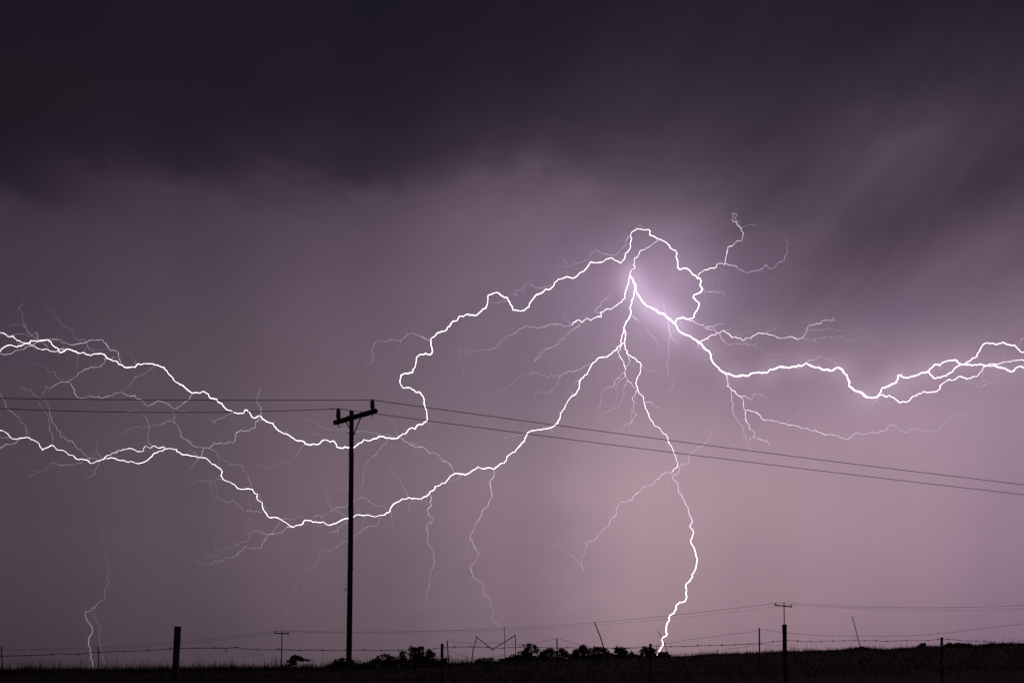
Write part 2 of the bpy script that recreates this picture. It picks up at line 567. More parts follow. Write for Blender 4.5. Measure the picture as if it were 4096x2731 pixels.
# upper left arm, from the left edge up over the top loop and down to the bright trunk
ARMS['upper'] = trace("""A -60,700 -15,675 0,668 15,640 45,620 95,601 140,610 178,621 195,607 215,612 245,598 275,583 312,575 322,553 365,556 415,556 470,549 505,548 530,565
545,600 580,628 603,632 615,655 622,677 640,680 668,668 705,640 740,650 800,670 812,684 845,686 880,682 905,700 945,713 965,700 1000,694 1050,690 1095,703
1110,724 1140,745 1165,755 1185,769 1215,769 1235,787 1243,803 1275,808 1295,828 1325,838 1370,830 1410,835 1425,815 1447,795 1485,803 1510,793 1550,795
1595,796 1640,810 1680,827 1712,832 1725,855 1745,870 1765,905 1800,935 1815,965 1845,990 1865,998 1885,1012 1915,1025 1940,1050 1970,1075 2010,1103
B 480,572 522,580 555,562 590,582 612,592 622,625 660,635 700,643 712,672 752,688 770,720 800,750 850,762 880,783 920,792 960,790 985,780 990,758 1010,755
1035,778 1055,808 1088,840 1120,825 1140,817 1165,825 1175,850 1215,875 1245,888 1285,895 1310,935 1350,975 1385,996 1420,1005 1470,1032 1500,1052 1545,1078
1595,1080 1625,1112 1670,1123 1710,1110 1750,1117 1795,1080 1845,1068 1885,1090 1915,1075 1945,1110 1948,1137 1985,1152 2040,1140 2085,1148
J 40,235 75,208 90,190 145,150 205,163 245,142 305,117 350,118 400,133 440,140 490,138 520,112 550,90 575,92 600,65 650,27 680,42
D 705,1568 735,1558 752,1562 775,1540 808,1520 805,1485 803,1440 800,1415 785,1385 775,1345 768,1275 735,1228 715,1220 685,1222 650,1195 605,1175 570,1180
555,1178 528,1138 523,1100 533,1050 550,1035 572,1025 605,1028 655,1020 670,975 685,935 695,890 702,855 720,840 750,828 790,818 840,832 852,820 863,795
855,750 847,710 845,675 855,657 895,630 940,598 995,585 1020,545 1050,520 1070,490 1105,480 1125,468 1130,450 1150,430 1185,433 1220,412 1250,418 1310,423
1350,395 1390,355 1425,335 1437,300 1443,250 1445,210 1480,202 1515,187 1555,190 1605,228 1645,235 1670,285 1698,330 1702,365 1740,368 1790,378 1830,365
1855,340 1873,335 1890,280 1945,208 2015,182 E 220,800 260,803 300,765 310,730 345,700 380,695 500,688 550,660 575,630 645,580 685,515 760,525 835,505 850,487
900,472 940,500 1000,530 1040,485 1050,430 1085,395 1105,350 1105,310 1117,270 1105,235 1115,205 1170,172 1240,183 1290,178 1310,195 1305,235 1385,275
1420,285 1510,345 1530,380 1570,395 1590,425 1580,460 1597,510 1597,575 1620,597 1660,582 1705,592 1740,630 1785,660 1805,690 1825,680 1840,720 1830,760
1855,797 1835,835 1770,862 1758,885 1785,920 1820,945 1812,990 1790,1030 1765,1090 1740,1108 1700,1115 1650,1095 1590,1110 1575,1140 1560,1155""")
ARMS['right'] = trace("""E 1093,655 1130,700 1143,740 1155,790 1165,830 1190,870 1230,935 1275,980 1330,1002 1375,1022 1405,1050 1460,1065 1490,1100 1530,1130 1560,1155
1590,1200 1615,1245 1660,1270 1710,1285 1760,1320 1810,1355 1850,1380 1890,1430 1920,1445 H 375,50 380,95 420,155 450,180 465,205 530,243 600,265 655,272
700,262 770,268 830,238 880,230 910,240 960,238 990,205 1050,195 1090,175 1140,180 1190,187 1240,172 1290,158 1325,168 1365,138 1420,165 1460,180 1500,182
1540,205 1590,202 1625,217 1680,190 1715,182 1745,200 1765,235 1800,265 1805,300 1825,340 1820,375 1880,425 1940,440 1985,480
G 450,1018 490,1022 548,1010 560,990 585,960 600,918 660,900 695,878 745,860 758,830 765,785 790,785 820,808 870,812 905,798 950,788 1000,762 1050,757 1083,753 1095,720
1130,695 1150,672 1200,680 1225,655 1290,632 1340,628 1375,630 1410,665 1440,672 1480,675 1540,682 1590,678 1620,668 1680,688 1740,690 1765,682 1800,697
1860,710 1900,728 1935,745 1975,740 2000,705 2030,690 2055,690 2085,712 2110,720 2160,712 2230,735""")
ARMS['lower'] = trace("""E 1155,790 1140,830 1135,880 1120,910 1115,955 1098,1000 1100,1075 1080,1120 1050,1165 1035,1200 1048,1240 1050,1300 1040,1350 1005,1380 970,1405
925,1450 880,1490 850,1512 810,1512 760,1525 L 740,115 715,130 685,175 665,215 655,250 610,285 570,325 568,350 565,400 530,460 490,480 465,510 435,560 415,605
385,645 368,660 367,710 350,735 345,760 310,790 280,808 225,822 165,832 100,840 45,853 J 1870,72 1850,90 1835,125 1825,165 1795,190 1750,240 1730,275 1690,290 1640,330 1610,395 1580,398
1550,425 1520,445 1500,460 1465,445 1440,445 1400,457 1375,452 1335,435 1310,460 1270,480 1250,500 1200,520 1160,512 1100,503 1040,540 1020,570 995,605 960,608
930,632 890,640 870,682 835,695 830,712 795,745 765,752 755,768 700,768 650,768 615,755 580,772 545,770 490,805 435,850 420,890 405,912 375,920 365,935 310,940
225,950 170,938 100,935 45,950 38,960 K 1815,715 1785,712 1715,745 1690,762 1640,775 1620,785 1580,775 1555,750 1500,755 1440,752 1420,735 1355,730 1335,770
1305,780 1265,785 1240,803 1210,795 1175,765 1130,740 1085,712 1050,700 1010,705 965,685 940,645 920,610 912,548 860,515 855,485 862,460 830,450 808,405 770,400
740,405 705,408 650,397 635,375 600,350 560,328 500,302 482,272 495,220 470,190 430,165 412,148 390,148 355,110 325,82 265,75 235,75 195,62 130,48 75,45
C 1900,437 1880,415 1850,405 1845,382 1790,373 1745,378 1710,385 1700,403 1660,405 1610,425 1590,455 1555,485 1520,510 1480,525 1450,533 1410,525 1385,512 1340,518
1320,512 1300,498 1225,492 1195,475 1160,470 1095,478 1065,490 1035,505 990,518 955,530 930,510 900,492 850,483 820,490 800,482 770,450 715,440 700,420 655,392
590,385 572,360 555,342 525,345 495,365 460,378 445,392 420,360 410,325 380,300 350,285 325,282 310,265 270,258 235,265 215,262 180,275 130,272 105,255 75,218
40,195 15,184 -10,195 -60,215""")

# (trace, level at start, level at end, width px)
BR = []
def br(l0, l1, w, text):
    BR.append((trace(text), l0, l1, w))

br(.55,.95,3.0,"E 1400,290 1330,330 1280,370 1215,395 1185,440 1140,500 1135,545 1150,585 1105,615 1093,655")
br(1.3,1.1,4.0,"""G 1083,753 1100,775 1125,795 1130,815 1155,820 1180,805 1235,795 1265,795 1290,770 1320,755 1345,725 1380,695 1430,675 1470,660 1500,640 1525,628 1545,605
1590,590 1592,560 1620,525 1635,490 1655,460 1690,445 1720,455 1780,462 1830,458 1860,440 1890,455 1930,468 1978,472 2010,500 2030,520 2040,538 2090,540 2140,530""")
br(1.15,.75,3.4,"""G 560,1003 615,995 640,1008 680,998 700,1015 720,1020 750,1045 780,1072 840,1068 880,1052 915,1010 950,1003 970,985 1000,978 1025,955 1100,962 1165,955 1198,930
1200,895 1225,875 1260,852 1300,825 1330,838 1365,825 1395,800 1440,808 1480,825 1525,815 1545,800 1575,798 1610,770 1640,735 1650,710 1680,688 1735,668 1805,670
1880,648 1960,632 2030,625 2090,628 2150,620""")
br(.9,.9,2.6,"A -5,468 60,490 75,508 145,513 160,535 200,555 240,577 275,583 300,590 350,610 410,640 440,650 490,645 545,668 600,665 625,645 650,640 705,640")
br(.3,.3,1.6,"A 0,660 55,632 100,620")
br(.5,.55,1.8,"A 0,688 40,703 110,695 150,660 210,652 270,625 340,605 385,570 425,555")
br(.45,.45,1.8,"A 415,570 460,590 490,605 492,640")
br(.5,.62,2.0,"A 470,545 525,540 580,540 635,545 650,575 700,582 745,602 800,590 850,578 900,573 925,558 1000,550 1080,552 1105,580 1130,620 1165,660 1215,662 1240,690 1252,740 1265,790 1280,812")
br(.35,.4,1.6,"A 905,573 920,625 960,655 1005,692")
br(.35,.22,1.5,"A 905,573 895,555 850,545 785,530 772,485 755,455 735,430 700,415 650,400 630,375 600,300 520,240 450,185")
br(.42,.25,1.6,"A 415,548 360,520 330,490 280,450 258,405 240,350 240,275 215,240 200,215 230,190 240,145")
br(.3,.2,1.5,"A 258,408 220,395 180,390 120,400 60,400")
br(.3,.45,1.6,"A 0,465 60,485 150,492 200,485 255,488 300,510 345,490 385,465 390,500 390,540 415,556")
br(.55,.3,1.9,"A 1115,735 1095,750 1090,790 1060,828 1000,832 950,830 900,850 860,880 820,890 785,938 745,965 690,988 640,985 600,1003 560,1030 545,1045 475,1035 465,1090 435,1130")
br(.45,.5,1.8,"""A 690,988 740,1000 750,1030 780,1070 795,1130 845,1160 900,1143 960,1135 1020,1140 1075,1158 1120,1138 1170,1130 1200,1105 1265,1095 1310,1115 1350,1130 1410,1120
1440,1165 1500,1192 1515,1220 1550,1240 1600,1222 1640,1188 1700,1195 1770,1222 1840,1267 1900,1228 1955,1180 1985,1150 2010,1110""")
br(.3,.18,1.5,"A 665,965 600,945 580,920 580,890 530,880 470,815 400,785 360,795 310,830 295,855")
br(.4,.25,1.6,"A 1620,820 1570,850 1530,895 1480,915 1410,935 1385,990 1330,1030 1300,1080 1255,1080")
br(.28,.45,1.7,"A 200,1052 270,1062 320,1070 340,1100 400,1145 450,1165 490,1195 520,1270 528,1340 550,1420 580,1440 595,1490 628,1505 635,1568 C 680,265 695,290 740,292 770,320 795,360 855,398 890,440 935,478")
br(.2,.45,1.6,"A 390,1185 430,1250 465,1285 470,1310 495,1330 510,1390 520,1430 515,1480 540,1520 553,1568 C 555,340")
br(.4,.4,1.6,"A 0,1100 20,1160 45,1180 60,1250 90,1280 130,1300 160,1335 205,1365 220,1410 268,1450 278,1500 275,1560")
br(.4,.15,1.6,"A 1815,1290 1828,1350 1815,1400 1785,1390 1700,1425 1680,1440 1620,1432 1560,1450 1505,1470 1450,1455 1370,1470 1320,1500 1260,1520 1230,1550 1160,1568 1100,1530 1040,1550")
br(.4,.6,1.8,"A 1815,1405 1860,1460 1890,1505 1890,1545 C 1910,265 1970,300 1998,310 2010,340 2055,360 B 522,1146 580,1150 605,1155 640,1135 665,1098 720,1105 790,1103 830,1085 870,1100 888,1075 890,1040 905,990 950,967 1035,972 1065,950 1097,945 1100,885 1140,845 1160,835")
br(.8,.85,2.6,"C 1730,370 1710,355 1660,372 1620,348 1600,350 1570,375 1520,350 1500,400 1465,405 1420,395 1365,372 1310,385 1240,395 1210,420 1165,430 1125,445 1065,490")
br(.4,.28,1.5,"C 1600,345 1555,320 1548,210 A 1560,1450 1550,1400 1520,1350 1490,1318 1410,1278 1350,1292 1290,1300")
br(.3,.4,1.5,"C -40,250 0,255 30,265 70,258 130,262")
br(.5,.6,2.0,"C -40,390 0,370 40,347 100,335 185,290 235,268")
br(.42,.2,1.6,"C 1035,505 1030,545 1000,590 990,640 965,662 910,668 840,705")
br(.4,.22,1.6,"C 865,515 800,530 720,540 665,550 610,540 545,518 500,555 465,600 400,622 310,662 275,655")
br(.35,.2,1.5,"C 1060,485 1035,440 1018,410 1015,340 1000,285 965,258")
br(.25,.25,1.5,"C 1018,415 985,430 965,480")
br(.4,.45,1.6,"C 895,490 940,480 1000,478 1060,485")
br(.5,.25,1.7,"B 560,1160 545,1190 540,1230 520,1262 480,1300 440,1345 410,1400 390,1418")
br(.5,.3,1.7,"B 1165,825 1160,760 1140,710 1115,640 1135,580 1162,540 1130,520")
br(.42,.35,1.6,"B 855,785 820,805 770,835 710,850 655,870 700,900")
br(.35,.35,1.5,"B 610,1155 690,1190 715,1240 780,1280 840,1332 900,1320 975,1350 970,1390 1020,1415 1035,1480 1060,1540 1060,1568")
br(.3,.18,1.5,"B 1615,1112 1575,1155 1550,1210 1515,1245 1480,1298 1430,1310 1380,1298 1310,1335 1230,1362 1150,1328 1100,1362 1035,1380 1000,1330")
br(.4,.2,1.6,"B 755,1480 690,1475 660,1500 640,1510 580,1505 525,1498 470,1510 425,1535 420,1560")
br(.25,.4,1.5,"B 1590,855 1670,858 1720,880 1775,935 1840,950 1905,950 1920,968 2000,960 2085,980 P 950,925 1050,915 1150,940 1210,935 1290,955 1380,970 1430,975 1465,1000")
br(.22,.35,1.5,"B 1690,1010 1750,1012 1790,1025 1840,1060")
br(.2,.45,1.6,"K 375,335 365,390 385,480 440,495 480,510 530,540 620,525 640,565 690,590 720,645 780,630 850,638 920,635")
br(.3,.35,1.5,"K 820,425 860,440 890,510 930,575 985,640 1015,695")
br(.4,.16,1.6,"K 1090,740 1080,780 1040,820 1025,865 960,882 910,860 875,840 830,848 780,870 768,910 770,940 740,960 700,955 640,995 570,1005 545,1040 500,1050 460,1095 400,1110 340,1080 260,1030 170,1040")
br(.5,.2,1.7,"K 1240,803 1175,800 1130,845 1040,878 1005,875 955,912 940,945 910,970 905,1020 850,1025 780,1022 715,1020 665,1070 655,1095 600,1115 575,1130 530,1122 490,1155 415,1155 380,1190 310,1200 250,1165 170,1120 110,1130")
br(.28,.15,1.5,"K 490,1150 440,1195 410,1240 390,1262")
br(.35,.35,1.5,"K 1110,720 1160,712 1220,722 1280,690 1355,720")
br(.35,.4,1.6,"K 1440,725 1465,690 1505,680 1550,700 1600,660 1640,628 1680,605 1760,595 1800,575 1815,545 J 40,785 90,770 115,755 175,770 220,810 260,835 340,845 385,880 420,880")
br(.3,.15,1.5,"K 1640,628 1615,570 1600,490 1590,380 1565,340")
br(.28,.3,1.5,"K 1645,625 1720,645 1800,705")
br(.4,.35,1.6,"K 1795,720 1800,760 1770,765 1700,810 1715,850 1650,855 1600,855")
br(.4,.15,1.6,"J 330,945 305,980 300,1030 240,1055 165,1075 120,1120 60,1150 35,1180 K 1810,955 1750,955 1710,1000 1630,1045 1570,1035 1510,1075 1500,1140 1440,1225 1410,1240 1360,1275 1325,1320 1280,1365 1275,1420 1260,1470 1245,1510 1215,1550 1200,1568 S 1150,2420 1140,2470")
br(.42,.2,1.6,"J 405,145 370,200 325,215 300,270 265,310 225,330 180,390 155,470 140,540 140,580 130,630 80,662 40,665 K 1815,390 1800,392 1770,425 1750,408 1690,415 1640,435")
br(.55,.55,1.8,"J 510,120 550,145 600,175 640,210 700,235 765,228 810,270 880,285 930,320 970,375 1030,395 1070,435 1075,470 1090,500")
br(.4,.35,1.6,"J 620,180 670,190 715,215 765,225")
br(.6,.2,1.8,"J 840,690 840,730 850,780 838,800 852,835 805,885 820,930 860,970 855,1010 805,1045 800,1090 810,1170 825,1250 880,1310 870,1380 888,1430 870,1490 835,1520 838,1568 S 1718,2330 1708,2370 1700,2410 1689,2431 1680,2441 1665,2452")
br(.6,.3,1.8,"J 1510,465 1505,530 1470,575 1462,610 1475,680 1490,740 1455,790 1445,840 1385,890 1375,940 1355,985 1310,1030 1290,1090 1255,1140 1260,1200 1285,1230 1310,1290 1350,1335 1325,1390 1290,1450 1255,1490 1270,1530 1285,1568 S 1902,2315 1930,2330 1937,2377 1960,2400 1966,2431 1972,2456 1971,2487 1987,2492 2008,2510")
br(.28,.15,1.5,"J 1355,985 1395,1030 1425,1075")
br(.32,.14,1.5,"J 600,740 570,660 545,610 500,560 475,530 460,480 430,450 405,400 350,388 240,395")
br(.35,.2,1.5,"J 425,900 435,960 450,1000 440,1045 400,1085")
br(.3,.15,1.5,"J 170,945 155,980 130,1030 120,1080 50,1115")
br(.4,.2,1.5,"J 1840,90 1760,100 1720,120 1620,135 1560,110 1510,90")
br(.35,.18,1.5,"J 490,138 505,110 480,60 485,20 D 475,1560 440,1510 380,1495 310,1495")
br(.3,.3,1.5,"J 350,115 380,90 420,105 480,112")
br(.25,.2,1.5,"J 580,100 625,115 630,150")
br(.3,.25,1.5,"J 690,785 640,800 610,840 615,885 655,895")
br(.5,.3,1.8,"D 840,683 815,680 770,655 710,630 660,605 615,615 575,650 530,680 450,675 400,685 360,697 285,683 255,712 245,760 230,785 250,825 240,890 200,922 155,915")
br(.55,.14,1.8,"E 490,1165 470,1185 400,1190 340,1168 260,1168 180,1190 130,1205 80,1192 0,1190 D 1820,540 1760,575 1700,622 1625,645 1570,690 1545,735 1500,765 1440,790 1410,775 1350,790 1270,802 1240,780 1150,778 1130,800 1145,860 1190,910 1200,950 1190,1020 1130,1100 1030,1145 975,1160")
br(.3,.35,1.5,"D 1440,290 1510,290 1560,297 1600,265 1650,230")
br(.45,.3,1.6,"E 300,760 280,760 200,775 140,788 90,770 45,755 0,750 D 1815,140 1755,155 1720,175 1720,200 1750,207 1700,205 1650,225")
br(.5,.15,1.7,"E 580,1155 530,1205 480,1240 430,1290 390,1325 300,1395 235,1420 190,1460 160,1510 100,1560 D 2091,765 2040,790 1990,840 1960,890 1910,915 1850,905 1810,950 1790,1000")
br(.55,.2,1.8,"L 700,140 620,170 555,205 460,212 420,238 370,275 340,310 320,390 280,420 235,452 190,435 140,432 105,460 75,540 30,575 0,605")
br(.4,.15,1.6,"L 365,275 310,272 270,262 230,285 190,258 130,245 80,228 40,250 0,260 D 1790,1048 1760,1085 1720,1110 1680,1155 1640,1165 1600,1205 1555,1190 1510,1230 1470,1260 1400,1275 1330,1320")
br(1.05,.8,3.2,"E 1095,665 1085,740 1065,800 1045,850 1045,890 1010,935 960,970 905,1008 840,1015 785,1050 795,1095 770,1085 690,1128 640,1108 595,1150 545,1125 500,1160 490,1185")
br(.4,.2,1.6,"E 480,1180 455,1140 415,1100 425,1050 405,990 405,960")
br(.6,.3,1.8,"E 775,1050 735,1040 745,1000 775,985 800,935 850,895 880,870 930,885")
br(.75,.5,2.2,"E 1100,1075 1140,1095 1170,1115 1195,1140")
br(.95,.7,2.6,"E 1035,1205 1025,1260 1005,1330 1005,1380 995,1430 970,1455 L 990,60 1020,105 1030,150 1050,190 1040,235 1050,270 1065,305")
br(1.05,.75,3.0,"E 1040,1355 1045,1420 1070,1480 1110,1508 L 1140,80 1170,110 1200,130 1218,165 1205,190 1202,240 1180,275 1165,330 1175,380 1178,415 1195,455 1230,480 1242,530 1255,590 1280,640 1295,690 1335,750 1345,775 1380,800 1410,815 1420,840 1470,880 1495,920 1500,960 1515,985 1540,1025 1555,1070 1572,1100 1580,1140 1598,1170 1595,1215 1555,1245 1535,1280")
br(.7,.6,2.2,"L 1080,65 1093,130 1070,165 1050,200")
br(.6,.2,1.8,"L 1040,235 1010,245 1000,275 945,315 935,345 925,378 870,390 830,420 795,460 790,540 770,575 770,630 750,690 710,730")
br(.5,.2,1.7,"L 1045,265 1025,295 995,310 975,360 955,390 965,450 950,550")
br(.5,.18,1.7,"L 1065,310 1050,370 1025,430 1010,520 1000,560 950,600 900,620 850,645 800,665 765,700 755,760")
br(.65,.5,2.0,"L 1068,310 1100,335 1120,360 1140,388 1175,410")
br(.65,.3,2.0,"L 1178,415 1155,460 1120,495 1145,545 1135,600 1118,630 1150,655 1163,675 1130,715 1115,750 1050,780 1010,825")
br(.35,.3,1.5,"L 1115,630 1115,690 1118,750 1085,790 1090,830 1105,870")
br(.3,.2,1.5,"L 1125,755 1180,795 1190,840")
br(.5,.25,1.7,"L 1250,545 1300,540 1325,545 1350,575 1365,600 1420,595 1440,630 1480,640 1530,645")
br(.4,.2,1.5,"L 1215,160 1260,195 1300,225 1380,235 1425,270 1470,290")
br(.6,.38,1.8,"L 1535,1280 1500,1282 1465,1275 1420,1310 1390,1350 1340,1400 1280,1415 1225,1448 1200,1475 1150,1515 M 590,525 550,530 520,545 475,543 440,600 435,660 420,690 370,725 355,790 320,805 275,860 240,890 210,940 165,945 120,960 120,1020 95,1090 60,1140 65,1190 85,1230 95,1280")
br(.3,.1,1.5,"M 50,1185 20,1150 0,1125 J 2270,1330 2200,1270 2091,1260 2040,1235 1930,1190 1870,1140 1780,1090 1730,1065 1600,1035")
br(.6,.25,1.8,"E 1500,1110 1505,1180 1515,1250 1520,1280 1500,1330 1500,1420 1500,1490 L 1508,70 1485,120 1480,170 1500,230 1500,270 1550,300 1555,335 1540,370 1480,450")
br(.5,.3,1.7,"E 1520,1280 1550,1330 1575,1350 1600,1330 1625,1365")
br(.45,.2,1.6,"E 1270,1220 1290,1260 1340,1300 1375,1350 1405,1410 1400,1470 1420,1510 1440,1568")
br(.45,.25,1.6,"E 1490,1075 1460,1000 1445,950 1440,880 1400,865")
br(.5,.2,1.7,"E 1105,235 1070,270 1045,350 1005,385 965,432 890,445 820,430 760,400 690,435 645,490 600,520 545,530 495,550 430,555 400,570 350,550 260,552 180,505")
br(.4,.3,1.6,"E 425,550 415,505 370,520")
br(.4,.4,1.6,"E 1115,205 1150,165 1180,150 1195,120 1215,145 1280,175")
br(.9,.5,2.5,"E 1807,670 1820,640 1860,610 1900,603 1925,590 1985,582 2005,565 F 437,675 455,660 495,662 512,688 522,660 528,620 538,580 545,530 553,490 595,480 640,440 650,425 692,425 708,390 700,330 692,295 670,275 645,260 640,235 598,218 605,190 600,145 590,150")
br(.45,.45,1.8,"F 690,290 660,260 655,235 635,205 628,180 645,165 640,150 600,135 590,150")
br(.65,.3,1.9,"F 525,660 560,680 610,683 640,690 665,725 735,757 800,745 880,735 935,708 940,680 965,690 985,718 1020,720 1060,675 1090,645 1135,635 1145,600 1165,570 1170,530 1188,470 1160,430 1158,390")
br(.42,.3,1.6,"F 692,295 740,270 820,262 828,238")
br(.6,.2,1.8,"F 285,935 310,950 380,960 395,945 412,965 440,965 490,960 515,975 525,1030 555,1050 600,1050")
br(.85,.45,2.2,"F 130,1250 190,1262 250,1300 320,1340 360,1350 410,1350 465,1380")
br(.65,.4,1.9,"F 325,1335 350,1325 410,1322 450,1300 490,1290 535,1305")
br(.95,.5,2.4,"F 245,1480 300,1465 340,1450 380,1408 420,1410 470,1388 510,1362 545,1390 595,1437 640,1435 710,1470 745,1445 795,1448 815,1420 850,1400 900,1393 945,1393 1000,1412 1060,1428 1100,1443 1150,1442 1200,1425 1245,1440 1285,1460 1330,1442 1350,1420 1375,1380 1370,1360 1385,1330 1405,1308 1450,1300 1515,1298 1530,1270 1555,1252 1610,1252 1640,1268 1670,1260 1655,1235 1625,1238")
br(.4,.18,1.6,"F 1380,1375 1410,1352 1460,1358 1520,1358 1590,1345 1670,1352 1720,1370 1790,1362 1830,1345 1890,1340 1960,1350 2000,1330 2060,1300")
br(.4,.15,1.6,"F 1330,1445 1400,1450 1450,1465 1510,1448 1580,1425 1640,1440 1690,1420 1730,1435 1760,1470 1830,1478 1920,1460 1970,1440 G 440,405 500,402 540,430 590,470 615,480 650,450")
br(.5,.25,1.7,"F 465,1395 480,1440 530,1495 600,1508 640,1498 690,1508 730,1495 790,1518 835,1515 850,1550 890,1568 H 900,10 950,50 1060,55 1150,45")
br(.42,.22,1.6,"F 945,1390 980,1370 1030,1355 1045,1325 1075,1295")
br(.55,.4,1.7,"F 515,1362 545,1360 575,1350")
br(.38,.3,1.5,"F 620,1425 660,1400 730,1390 770,1370 800,1385")
br(.5,.2,1.7,"H 1370,130 1410,105 1470,100 1490,75 1525,70 1600,95 1640,100 1680,140 1750,155 1800,185 1840,165 1900,150")
br(.65,.4,1.9,"E 1810,1360 1805,1410 1845,1415")
br(.4,.4,1.6,"E 1745,1360 1770,1390 1800,1410")
br(.3,.15,1.5,"F 440,710 500,735 560,765 630,760 690,785 735,840")
br(.88,.4,2.5,"H 530,250 540,290 550,330 545,375 590,415 640,460 690,490 715,530 718,600 737,630 732,710 755,760 775,820 815,840 830,865 818,900 860,920 900,938 960,945 985,975 990,1000")
br(.75,.13,2.1,"""H 737,630 770,628 820,645 890,678 895,700 920,725 980,728 1040,742 1100,762 1150,765 1190,787 1240,782 1290,795 1340,825 1365,815 1400,832 1460,835 1500,855 1540,870
1570,885 1600,880 1640,880 1690,885 1720,908 1760,918 1800,935 G 280,1430 310,1395 390,1405 450,1392 520,1380 555,1398 570,1370 650,1345 710,1300 760,1330 800,1375 850,1382 890,1350
960,1352 1020,1370 1060,1362 1120,1378 1190,1370 1210,1320 1260,1270 1320,1230 1420,1200 1510,1175 1560,1110 1640,1070 1650,1000 1720,930 1780,880""")
br(.6,.2,1.8,"H 592,420 595,500 608,550 600,600 610,660 650,710 675,770 712,800 720,870 745,910 752,960 770,985 800,1030 795,1065 778,1090 775,1170")
br(.45,.4,1.6,"H 815,900 785,920 770,970")
br(.7,.22,1.9,"H 690,490 720,480 760,500 790,520 805,470 830,458 900,465 945,490 975,525")
br(.38,.18,1.6,"H 1160,770 1200,725 1245,710 1270,680 1320,635")
br(.4,.2,1.5,"G 1480,835 1530,875 1580,888 1610,910 1660,890 1740,870 1800,865 1850,865 1890,885 1950,880")
br(.38,.25,1.5,"G 1640,735 1640,800 1660,845 1740,850")
br(.3,.5,1.6,"G 2010,490 2040,440 2055,400 2080,395 2110,400")

storm = thing("lightning_bolt", at(2518, 1100, bolt_depth(2518, 1100)),
              "widest branching white lightning discharge spreading sideways across the whole storm sky", "lightning")
arm_obs = {}
def arm(key, w_tab, l_tab):
    pts = roughen(ARMS[key], 1, 0.09)
    P3, R, H = [], [], []
    f1, f2, f3 = (random.uniform(0, 6.28) for _ in range(3))
    for i, (u, v) in enumerate(pts):
        Y = bolt_depth(u, v)
        P3.append(at(u, v, Y))
        flick = 1 + .16 * math.sin(i * .31 + f1) + .12 * math.sin(i * .83 + f2) + .08 * math.sin(i * 2.1 + f3)
        R.append(0.46 * lerp_table(u, w_tab) * flick * random.uniform(0.85, 1.15) / F * Y)
        H.append(heat_of(lerp_table(u, l_tab)) * (.6 + .4 * flick))
    mb = MB()
    mb.tube(P3, R, 4, H, caps=False)
    ob = mb.build("arm", M_BOLT, storm)
    arm_obs[key] = (ob, pts)
arm('upper', [(0, 2.25), (700, 2.7), (1400, 3.24), (2100, 3.42), (2450, 2.52), (2600, 2.34), (2700, 3.24), (2800, 4.14)],
    [(0, 1.5), (900, 1.7), (2100, 1.8), (2400, 1.4), (2600, 1.3), (2720, 1.6), (2800, 2.0)])
arm('right', [(2500, 4.28), (2600, 5.95), (3100, 5.77), (3600, 5.39), (3800, 4.28), (4100, 3.53)],
    [(2500, 2.2), (2700, 2.6), (3600, 2.4), (3800, 2.0), (4100, 1.7)])
arm('lower', [(0, 1.71), (700, 2.07), (1100, 2.34), (1700, 2.7), (2300, 3.15), (2540, 3.42)],
    [(0, 1.25), (700, 1.4), (1400, 1.5), (2000, 1.6), (2540, 1.8)])
# sharper label-bearing arms
arm_obs['upper'][0]["label"] = "long arm looping over the top and stepping down to the left"
arm_obs['right'][0]["label"] = "thickest arm running to the right edge"
arm_obs['lower'][0]["label"] = "arm dropping below the trunk and running low to the left"

def nearest_arm(p):
    best = None
    for k, (ob, pts) in arm_obs.items():
        d = min((p[0] - q[0]) ** 2 + (p[1] - q[1]) ** 2 for q in pts)
        if best is None or d < best[0]:
            best = (d, ob)
    return best[1]

for pts, l0, l1, w in BR:
    par = nearest_arm(pts[0] if l0 >= l1 else pts[-1])
    bolt_mesh(roughen(pts, 2, 0.11), w, max(1.3, w * 0.8), l0, l1, bolt_depth, "branch", par)

# short leader twigs sprouting along the arms
for key, (ob, pts) in arm_obs.items():
    n = {'upper': 46, 'right': 40, 'lower': 40}[key]
    for i in range(n):
        k = random.randrange(2, len(pts) - 2)
        u, v = pts[k]
        if u < 20 or u > 4080:
            continue
        a = math.atan2(pts[k + 1][1] - pts[k - 1][1], pts[k + 1][0] - pts[k - 1][0])
        a += random.choice((-1, 1)) * random.uniform(0.6, 1.5)
        L = random.choice((12, 18, 25, 38, 60))
        q = [(u, v)]
        for s in range(random.randint(3, 5)):
            a += random.gauss(0, 0.45)
            q.append((q[-1][0] + math.cos(a) * L / 4, q[-1][1] + math.sin(a) * L / 4))
        bolt_mesh(roughen(q, 1, 0.12), 1.5, 1.2, random.uniform(0.3, 0.5), 0.12, bolt_depth, "twig", ob)

# hair-thin filaments sprouting from the branches
for pts, l0, l1, w in BR:
    if max(l0, l1) < .38:
        continue
    for i in range(3 if len(pts) > 14 else 2 if len(pts) > 8 else 1):
        k = random.randrange(1, len(pts) - 1) if len(pts) > 3 else 1
        u, v = pts[k]
        if not 30 < u < 4070:
            continue
        a = math.atan2(pts[k][1] - pts[k - 1][1], pts[k][0] - pts[k - 1][0]) + random.choice((-1, 1)) * random.uniform(.4, 1.1)
        L = random.uniform(25, 110)
        q = [(u, v)]
        for s_ in range(6):
            a += random.gauss(0, .4)
            q.append((q[-1][0] + math.cos(a) * L / 6, q[-1][1] + math.sin(a) * L / 6))
        bolt_mesh(roughen(q, 1, .12), 1.4, 1.2, random.uniform(.2, .3), .08, bolt_depth, "twig", nearest_arm(q[0]))

